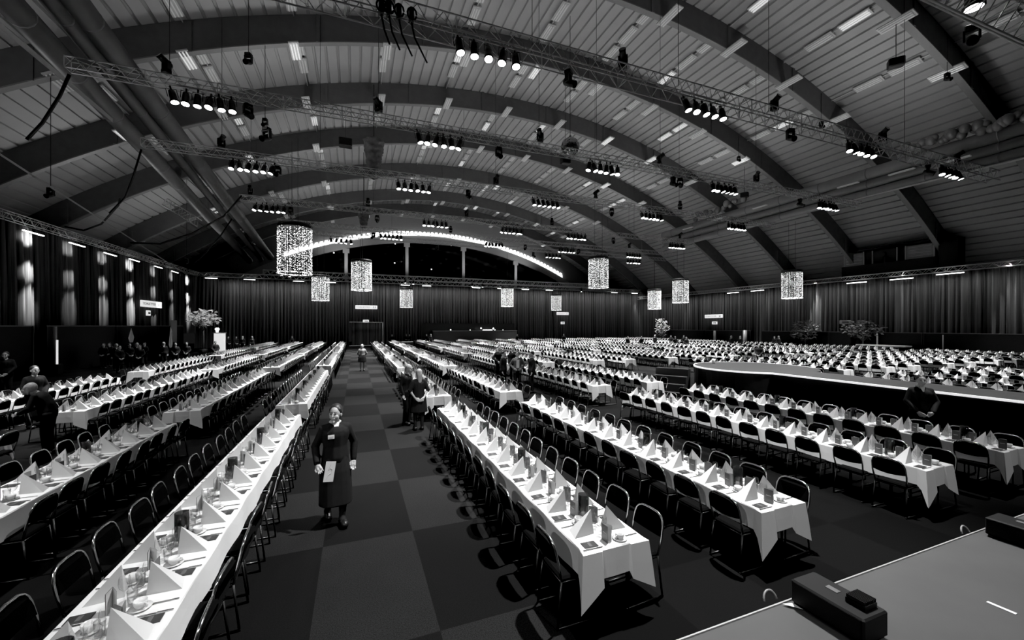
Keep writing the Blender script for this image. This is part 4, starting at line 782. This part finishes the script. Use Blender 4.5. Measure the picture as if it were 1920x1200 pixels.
for x, y0, n, side, ri, bi in BLK:
    L = n*1.8; key = (n, dist((x, y0, n)) < 22)
    if key not in CM: CM[key] = cloth_mesh(L, .18 if key[1] else .6)
    seen = any(in_frame(x+a, y0+L*b/6, .8) for a in (0, TW) for b in range(7))
    if not seen: continue
    rn = rowname(side, ri)
    o = link('tablecloth', CM[key], None, (x, y0, 0)); tag(o, 'white cloth over the %s long table of the %s' % (BN[bi], rn), 'tablecloth', 'white tablecloths')
    for k in range(n):
        if not any(in_frame(x+TW/2, y0+1.8*(k+e), .7) for e in (0, .5, 1)): continue
        if ntab < 150:
            ntab += 1; place(tb, tbu, (x+TW/2, y0+1.8*k, 0), 0, 'folding table under white cloth, %s from near end, %s block, %s' % (ORD[k+1], BN[bi], rn), 'folding tables')
        else:
            restT.box((x+TW/2, y0+1.8*k+.9, .72), (.68, 1.76, .03))
            for yy in (.2, 1.6):
                for xx in (-.28, .28): restT.box((x+TW/2+xx, y0+1.8*k+yy, .35), (.025, .025, .7))
    for k in range(n*3):
        y = y0+.3+.6*k
        PLACES.append((x, y, 1, side, ri, bi, k+1)); PLACES.append((x+TW, y, -1, side, ri, bi, k+1))
o = link('folding_tables', restT.mesh('folding_tables', 'board')); tag(o, 'the many farther folding tables beneath white cloths', 'table', None, 'stuff')
PLACES = [p for p in PLACES if in_frame(p[0], p[1], .85, 30, 60)]
PLACES.sort(key=lambda p: proj(p[0], p[1], .8)[2])
def sname(p):
    aisle = (p[3] == 'right') == (p[2] == 1)
    return 'aisle side' if aisle else 'far side'
def lab(what, p): return '%s, %s from near end, %s, %s block, %s' % (what, ORD[p[6]], sname(p), BN[p[5]], rowname(p[3], p[4]))
def frame(p): return (p[0], p[1], 0), (-PI/2 if p[2] == 1 else PI/2)
def spot(p, x, y, z=.743):
    (X, Y, _), rz = frame(p); return (X + x*math.cos(rz) - y*math.sin(rz), Y + x*math.sin(rz) + y*math.cos(rz), z)
# chairs ---------------------------------------------------------------
def arc_hoop(w, zb, zt, y0, y1, n=10, rc=.12):
    pts = []
    for k in range(n+1):
        a = PI*k/n; cx = (w-rc)*(-1 if a < PI/2 else 1) if k != n/2 else 0
        c, s = -math.cos(a), math.sin(a); e = .55
        X = w*math.copysign(abs(c)**e, c); Z = zb + (zt-zb)*(abs(s)**e); pts.append(Vector((X, y0 + (y1-y0)*(Z-.44)/.42, Z)))
    return pts
def make_chair():
    t = empty('banquet_chair', '', 'chair')
    hoop = [Vector((-.2, -.2, .45))] + arc_hoop(.215, .62, .86, -.2, -.29) + [Vector((.2, -.2, .45))]
    mb = MB(); mb.tube(hoop, .0125, 7); mb.mi = 1
    mb.tube([(-.2, .2, .435), (-.2, -.2, .435), (.2, -.2, .435), (.2, .2, .435)], .011, 5, closed=True)
    part('frame', mb, ['chrome', 'darkleg'], t, True)
    mb = MB(); mb.rbox((0, .0, .462), (.4, .41, .045), .02); part('seat', mb, 'uphol', t)
    mb = MB(); ol_ = [(q.x*.93, q.z-.012) for q in arc_hoop(.215, .62, .86, -.2, -.29, 14)]; ol_ = [(ol_[0][0], .64)] + ol_[1:-1] + [(ol_[-1][0], .64)] + [(.1, .625), (0, .62), (-.1, .625)]; n = len(ol_); vs = []
    for off in (.018, -.02):
        for X, Z in ol_: vs.append((X, -.2-.09*(Z-.44)/.42 + off - .03*(1-(X/.2)**2), Z))
    mb.add(vs, [tuple(range(n)), tuple(range(2*n-1, n-1, -1))] + [(k, k+n, (k+1) % n+n, (k+1) % n) for k in range(n)]); part('backrest', mb, 'uphol', t)
    for s in (-1, 1):
        mb = MB(); mb.tube([(s*.2, .19, .44), (s*.215, .22, .014)], .0115, 6); mb.tube([(s*.215, .235, .014), (s*.215, -.26, .014)], .011, 5); part('leg', mb, 'darkleg', t, True)
        mb = MB(); mb.tube([(s*.2, -.2, .45), (s*.215, -.25, .014)], .0115, 6); part('leg', mb, 'darkleg', t, True)
    return t
def flat_chair(low):
    """a whole chair in one mesh for those too small to show parts"""
    mb = MB(); n = 6 if low else 8; mb.mi = 0
    hoop = [Vector((-.2, -.2, .45))] + arc_hoop(.215, .62, .86, -.2, -.29, n) + [Vector((.2, -.2, .45))]
    mb.tube(hoop, .014, 3 if low else 5, False)
    mb.mi = 2
    for s in (-1, 1):
        mb.tube([(s*.2, .19, .44), (s*.215, .22, .0)], .013, 3 if low else 4, False); mb.tube([(s*.2, -.2, .45), (s*.215, -.25, .0)], .013, 3 if low else 4, False)
        if not low: mb.tube([(s*.215, .23, .014), (s*.215, -.26, .014)], .011, 4, False)
    mb.mi = 1; mb.box((0, 0, .46), (.4, .41, .045)); ol_ = [(q.x*.93, q.z-.012) for q in arc_hoop(.215, .62, .86, -.2, -.29, n)]; ol_ = [(ol_[0][0], .635)] + ol_[1:-1] + [(ol_[-1][0], .635)]; k = len(ol_)
    mb.add([(X, -.2-.09*(Z-.44)/.42-.015, Z) for X, Z in ol_], [tuple(range(k))]); return mb
chair = make_chair(); chu_ = [False]; small_chair = tag(link('banquet_chair', flat_chair(False).mesh('banquet_chair', ['chrome', 'uphol', 'darkleg'])), '', 'chair'); scu = [False]
lowc = flat_chair(True); rest = MB(); nch = 0
def free(x, y): return all((x-a)**2+(y-b)**2 > .4**2 for a, b in PEOPLE)
MISSING = {('left', 2, 1, 15, -1)}
for p in PLACES:
    c = spot(p, 0, (.02 if p[2] == 1 else -.07) if p[3] == 'right' else (-.09 if p[2] == 1 else .02), 0); _, rz = frame(p)
    if not free(c[0], c[1]): continue
    if nch < 300:
        nch += 1; j = R.uniform(-.07, .07); c = (c[0]+R.uniform(-.025, .025), c[1]+R.uniform(-.02, .02), 0)
        lb = lab('black chrome chair', p)
        if nch <= 190: place(chair, chu_, c, rz+j, lb, 'banquet chairs at long tables')
        else: place(small_chair, scu, c, rz+j, lb, 'banquet chairs at long tables')
    else:
        s_ = 1 if p[2] == 1 else -1; o0 = len(rest.v)
        rest.v += [(c[0]+s_*q[1], c[1]-s_*q[0], q[2]) for q in lowc.v]; rest.f += [tuple(i+o0 for i in f) for f in lowc.f]; rest.m += lowc.m
o = link('banquet_chairs', rest.mesh('banquet_chairs', ['chrome', 'uphol', 'darkleg'])); tag(o, 'the many farther black chrome chairs along the long tables', 'chair', None, 'stuff')
# napkins --------------------------------------------------------------
def napkin_geo(s):
    A, A2, B1, O, B2, I2 = (s*.015, .262, .255), (s*.0, .27, .25), (s*.035, .285, 0), (s*.05, .045, 0), (-s*.13, .085, 0), (-s*.09, .27, 0)
    return [A, B1, O, B2, I2], [(0, 1, 2), (0, 2, 3), (0, 3, 4), (0, 4, 1)]
NAP = {}
for s in (1, -1):
    mb = MB(); v, f = napkin_geo(s); mb.add(v, f); NAP[s] = mb
napm = {s: NAP[s].mesh('napkin', 'napkin') for s in (1, -1)}
rest = MB()
for i, p in enumerate(PLACES):
    q = spot(p, 0, 0)
    if i < 300:
        o = link('folded_napkin', napm[p[2]], None, q, frame(p)[1]+R.uniform(-.12, .12)); o.scale = (1, 1, R.uniform(.92, 1.06)); tag(o, lab('white pyramid napkin', p), 'napkin', 'pyramid napkins')
    else:
        k = R.uniform(.93, 1.06); s_ = p[2]; o0 = len(rest.v); mb = NAP[s_]; rest.v += [(q[0]+s_*w[1], q[1]-s_*w[0], q[2]+w[2]*k) for w in mb.v]; rest.f += [tuple(i_+o0 for i_ in f) for f in mb.f]; rest.m += mb.m
o = link('folded_napkins', rest.mesh('folded_napkins', 'napkin')); tag(o, 'the many farther white pyramid napkins on the tables', 'napkin', None, 'stuff')
# small tableware ------------------------------------------------------
def booklet_geo():
    mb = MB(); mb.mi = 0; mb.add([(-.05, 0, 0), (.05, 0, 0), (.05, 0, .165), (-.05, 0, .165)], [(0, 1, 2, 3)]); mb.add([(-.05, 0, 0), (.03, .06, 0), (.03, .06, .165), (-.05, 0, .165)], [(0, 3, 2, 1)])
    mb.mi = 2; mb.add([(-.05, .004, 0), (.05, .004, 0), (.05, .004, .165), (-.05, .004, .165)], [(0, 3, 2, 1)]); mb.add([(-.046, .001, 0), (.034, .061, 0), (.034, .061, .165), (-.046, .001, .165)], [(0, 1, 2, 3)])
    mb.mi = 1; mb.add([(-.028, -.002, .086), (.028, -.002, .086), (.028, -.002, .094), (-.028, -.002, .094)], [(0, 1, 2, 3)]); return mb
bk = booklet_geo().mesh('programme_booklet', ['booklet', 'paper', 'fix'])
mb = MB(); mb.rbox((0, 0, .004), (.1, .15, .008), .002); mb.mi = 1; mb.box((0, 0, .0085), (.07, .03, .001)); cd = mb.mesh('menu_card', ['dark', 'cardface'])
mb = MB(); mb.box((0, -.03, .005), (.012, .14, .003)); mb.add([(-.006, .04, .006), (.006, .04, .006), (.013, .07, .004), (-.013, .07, .004)], [(0, 1, 2, 3)])
for k in range(4): mb.box((-.0105+.007*k, .092, .006), (.004, .05, .002))
fk = mb.mesh('table_fork', 'steel')
mb = MB(); mb.box((0, -.05, .005), (.014, .1, .006)); mb.add([(-.008, 0, .005), (.006, 0, .005), (.008, .1, .004), (0, .125, .004), (-.008, .1, .004)], [(0, 1, 2, 3, 4)]); kn = mb.mesh('table_knife', 'steel')
mb = MB(); mb.lathe([(.02, 0), (.03, .004), (.042, .03), (.045, .06), (.042, .06), (.038, .03), (.022, .01), (.0, .01)], 16, cap=False); mb.tube([(.042, 0, .045), (.062, 0, .045), (.062, 0, .02), (.038, 0, .016)], .005, 5); cp = mb.mesh('coffee_cup', 'china', True)
mb = MB(); mb.lathe([(.0, .0), (.04, .002), (.072, .012), (.074, .014), (.04, .006), (.0, .005)], 18, cap=False); sc = mb.mesh('saucer', 'china', True)
mb = MB(); mb.lathe([(.034, 0), (.032, .004), (.006, .008), (.004, .02), (.004, .085), (.012, .095), (.03, .115), (.037, .15), (.035, .185), (.031, .205)], 12, cap=False); wg = mb.mesh('wine_glass', 'glass', True)
mb = MB(); mb.lathe([(.0, .002), (.026, 0), (.03, .05), (.034, .11), (.032, .11), (.028, .05), (.024, .012), (.0, .01)], 12, cap=False); tm = mb.mesh('water_tumbler', 'glass', True)
mb = MB(); mb.lathe([(.03, 0), (.028, .004), (.007, .01), (.005, .05), (.03, .07), (.042, .1), (.042, .15), (.04, .16)], 12, cap=False); gb = mb.mesh('water_goblet', 'glass', True)
cnt_ = dict(b=0, s=0, g=0); restB = MB(); restG = MB(); bg = booklet_geo()
for p in PLACES:
    _, rz = frame(p); d = proj(p[0], p[1], .8)[2]; J = lambda a: R.uniform(-a, a)
    q = spot(p, .2+J(.02), .285+J(.02))
    if cnt_['b'] < 300:
        cnt_['b'] += 1; tag(link('programme_booklet', bk, None, q, rz+J(.25)), lab('dark standing booklet', p), 'booklet', 'standing booklets')
    elif d < 48:
        s_ = p[2]; o0 = len(restB.v); restB.v += [(q[0]+s_*w[1], q[1]-s_*w[0], q[2]+w[2]) for w in bg.v]; restB.f += [tuple(i_+o0 for i_ in f) for f in bg.f]; restB.m += bg.m
    if cnt_['g'] < 290:
        cnt_['g'] += 1
        for nm, me, x, y, w in (('wine_glass', wg, .09, .325, 'tall wine glass'), ('water_goblet', gb, -.04, .335, 'round water goblet'), ('water_tumbler', tm, .15, .345 if 0 else .21, 'small water tumbler')):
            if nm == 'water_tumbler' and cnt_['g'] > 180: continue
            if nm == 'water_tumbler': x, y = -.13, .335
            tag(link(nm, me, None, spot(p, x+J(.012), y+J(.01))), lab(w, p), 'glass', w+'es' if w.endswith('s') else w+'s')
    elif d < 34:
        for x, y in ((.09, .325), (-.04, .335)): c = spot(p, x, y); restG.lathe([(.03, .0), (.006, .01), (.005, .08), (.034, .12), (.03, .19)], 5, c, cap=False)
    if d < 12.5 and cnt_['s'] < 175:
        cnt_['s'] += 1
        tag(link('menu_card', cd, None, spot(p, .2, .115+J(.01)), rz+J(.06)), lab('dark flat card', p), 'card', 'flat cards')
        tag(link('table_fork', fk, None, spot(p, -.19, .12), rz+J(.04)), lab('steel dinner fork', p), 'fork', 'forks')
        tag(link('table_knife', kn, None, spot(p, .275, .11), rz+J(.04)), lab('steel dinner knife', p), 'knife', 'knives')
        c = spot(p, -.215+J(.015), .25); tag(link('saucer', sc, None, c), lab('round white saucer', p), 'saucer', 'saucers'); tag(link('coffee_cup', cp, None, (c[0], c[1], c[2]+.006), R.uniform(0, 6)), lab('white coffee cup', p), 'cup', 'coffee cups')
o = link('programme_booklets', restB.mesh('programme_booklets', ['booklet', 'paper', 'fix'])); tag(o, 'the many farther dark booklets standing on the tables', 'booklet', None, 'stuff')
o = link('wine_glasses', restG.mesh('wine_glasses', 'glass')); tag(o, 'the many farther drinking glasses on the tables', 'glass', None, 'stuff')
# dark glass candle vases along the table centres, bottles
def make_vase():
    t = empty('candle_vase', '', 'vase'); mb = MB(); mb.lathe([(.0, .003), (.055, .0), (.06, .02), (.06, .27), (.054, .27), (.054, .02), (.0, .015)], 16, cap=False); part('glass_cylinder', mb, 'smoke', t, True)
    mb = MB(); mb.lathe([(.025, .016), (.025, .07), (.0, .07)], 10, cap=False); part('candle', mb, 'wax', t, True); return t
vz = make_vase(); vzu = [False]
bm = MB(); bm.lathe([(.036, 0), (.038, .01), (.038, .17), (.03, .2), (.014, .23), (.013, .3), (.0, .3)], 12); btl = bm.mesh('wine_bottle', 'smoke', True)
for x, y0, n, side, ri, bi in BLK:
    if dist((x, y0, n)) > 30: continue
    for k in range(n):
        y = y0+1.8*k+.62+ (.6 if side == 'left' else 0)
        if y > y0+n*1.8-.1 or not in_frame(x+.36, y, .9): continue
        place(vz, vzu, (x+.36, y-.02, .743), 0, 'dark glass candle vase, %s from near end, %s block, %s' % (ORD[k+1], BN[bi], rowname(side, ri)), 'candle vases')
    if (side, ri, bi) == ('right', 1, 1):
        for k, yy in enumerate((8.35, 9.35, 9.85)): tag(link('wine_bottle', btl, None, (x+.3+.06*k, yy, .743)), 'wine bottle, %s from camera, front block, first row right of aisle' % ORD[k+1], 'bottle', 'wine bottles')
# ------------------------------------------------------------------ lighting
def spotlight(loc, aim, power, size, blend=.6, rad=.15):
    l = bpy.data.lights.new('spot', 'SPOT'); l.energy = power; l.spot_size = math.radians(size); l.spot_blend = blend; l.shadow_soft_size = rad
    o = bpy.data.objects.new('spot', l); C.objects.link(o); o.location = loc; d = Vector(aim)-Vector(loc); o.rotation_euler = d.to_track_quat('-Z', 'Y').to_euler(); return o
for x, y, z in SPOTS: spotlight((x, y-.35, z-.3), (x-1.2, y-1.5, 0), 10500 if y < 30 else 12500, 62, .7)
for x, ya, pw in ((-7, 6, 11000), (5.5, 6, 12500), (15, 8.5, 8000), (25, 8.5, 9000), (34, 8.5, 8000)): spotlight((x, 5.2, 12.8), (x-2, ya, 0), pw, 60, .7)
for x, y in ((4, 26), (13, 24), (22, 24), (3, 34), (12, 33), (21, 34), (30, 32), (6, 42), (16, 43), (27, 44), (4, 51), (13, 54), (24, 55), (36, 55), (-3, 30), (-3, 42), (-6, 52)): spotlight((x, y, 12.6), (x-.6, y-.8, 0), 9000, 64, .7)  # extra unseen spots added to whiten the far tables
for y in (12, 18.5): spotlight((-8.5, y, 12.6), (-9, y, 0), 5000, 60, .7)  # unseen spots added to brighten the dim left rows
spotlight((-9, -2, 9), (2, 7, .5), 1300, 50, .8)  # unseen side fill added for the hanging cloth sides
for x in (-2, 5, 13): spotlight((x, -4.5, 10.5), (x*.8, 5, 0), 850, 70, .7)
for x in (34, 44, 52):
    for y in (16, 28, 40, 52): spotlight((x, y, 12.6 if x < 48 else 10.5), (x-1, y-1, 0), 9500, 72, .7)
for y in (27, 37, 50): spotlight((-9, y, 12.4), (-12, y, 0), 2200, 60, .7)
# wash along the left curtain: one beam under each bar lamp
for px, pw in ((45, 9000), (123, 2400), (187, 4200), (240, 11000), (283, 2600), (318, 3000), (348, 13000)):
    p = at_x(px, 560, XL); spotlight((XL+2.4, p.y, 7.9), (XL, p.y, 8.4), pw*.45, 30, .9, .08); spotlight((XL+2.4, p.y, 7.9), (XL, p.y, 6.2), pw*.5, 26, .9, .08); spotlight((XL+2.4, p.y, 7.9), (XL, p.y, 4.0), pw*.9, 22, .9, .08)
for px, pw in ((1535, 4500), (1292, 1200), (1900, 2200), (1700, 700), (1440, 900)):
    p = at_x(px, 580, XR); spotlight((XR-.75, p.y, 8.3), (XR-.05, p.y, 3.2), pw, 30, .8, .08)
for px in (1190, 1262): p = at_y(px, 580, YB); spotlight((p.x, YB-.8, 8.9), (p.x, YB-.05, 3.5), 1500, 30, .8, .08)
def strip(loc, sx, sy, rot, pw):
    l = bpy.data.lights.new('strip_wash', 'AREA'); l.shape = 'RECTANGLE'; l.size = sx; l.size_y = sy; l.energy = pw; l.spread = math.radians(130); o = bpy.data.objects.new('strip_wash', l); C.objects.link(o); o.location = loc; o.rotation_euler = rot
strip((18, YB-1.5, 9.1), 68, .25, (math.radians(22), 0, 0), 850)  # long unseen area lamps added to graze the back and right curtains
strip((XR-1.5, 36, 7.7), .25, 50, (0, math.radians(-22), 0), 480)
for x in (-2, 9, 20, 31): spotlight((x, GY-5, 12), (x, GY, warc(x)+.5), 800, 100, 1., .3)  # unseen spots added to light the window frame below the cove
l_ = at_d(381, 600, 38); spotlight((l_.x+1, l_.y-3, 8), at_d(381, 597, 41), 1500, 40, .8, .2)  # unseen spot added to brighten the left potted tree
for y in (22, 36, 50): 
    l = bpy.data.lights.new('vault_fill', 'AREA'); l.energy = 130; l.size = 1.2; o = bpy.data.objects.new('vault_fill', l); C.objects.link(o); o.location = (-15.5, y, 9.8); o.rotation_euler = (PI, 0, 0)  # unseen fill added for the dark left part of the vault
# unseen area lamps added to fill the vault, like light bounced off the tables
for x in (-4, 8, 20, 32):
    for y in (16, 30, 45, 60):
        l = bpy.data.lights.new('vault_fill', 'AREA'); l.energy = 145; l.size = 1.2; l.spread = math.radians(170); o = bpy.data.objects.new('vault_fill', l); C.objects.link(o); o.location = (x, y, TZ+1.0); o.rotation_euler = (PI, 0, 0)
W = bpy.data.worlds.new('world'); bpy.context.scene.world = W; W.use_nodes = True; W.node_tree.nodes['Background'].inputs[0].default_value = (.5, .5, .5, 1); W.node_tree.nodes['Background'].inputs[1].default_value = .02
sc_ = bpy.context.scene
sc_.view_settings.view_transform = 'Standard'; sc_.view_settings.look = 'None'; sc_.view_settings.exposure = 0.0; sc_.view_settings.use_curve_mapping = True; cm = sc_.view_settings.curve_mapping; cm.black_level = (.0035, .0035, .0035); cm.update()
cy = sc_.cycles; cy.max_bounces = 6; cy.diffuse_bounces = 3; cy.glossy_bounces = 2; cy.transmission_bounces = 3; cy.transparent_max_bounces = 14; cy.caustics_reflective = False; cy.caustics_refractive = False; cy.sample_clamp_indirect = 4; cy.use_denoising = True
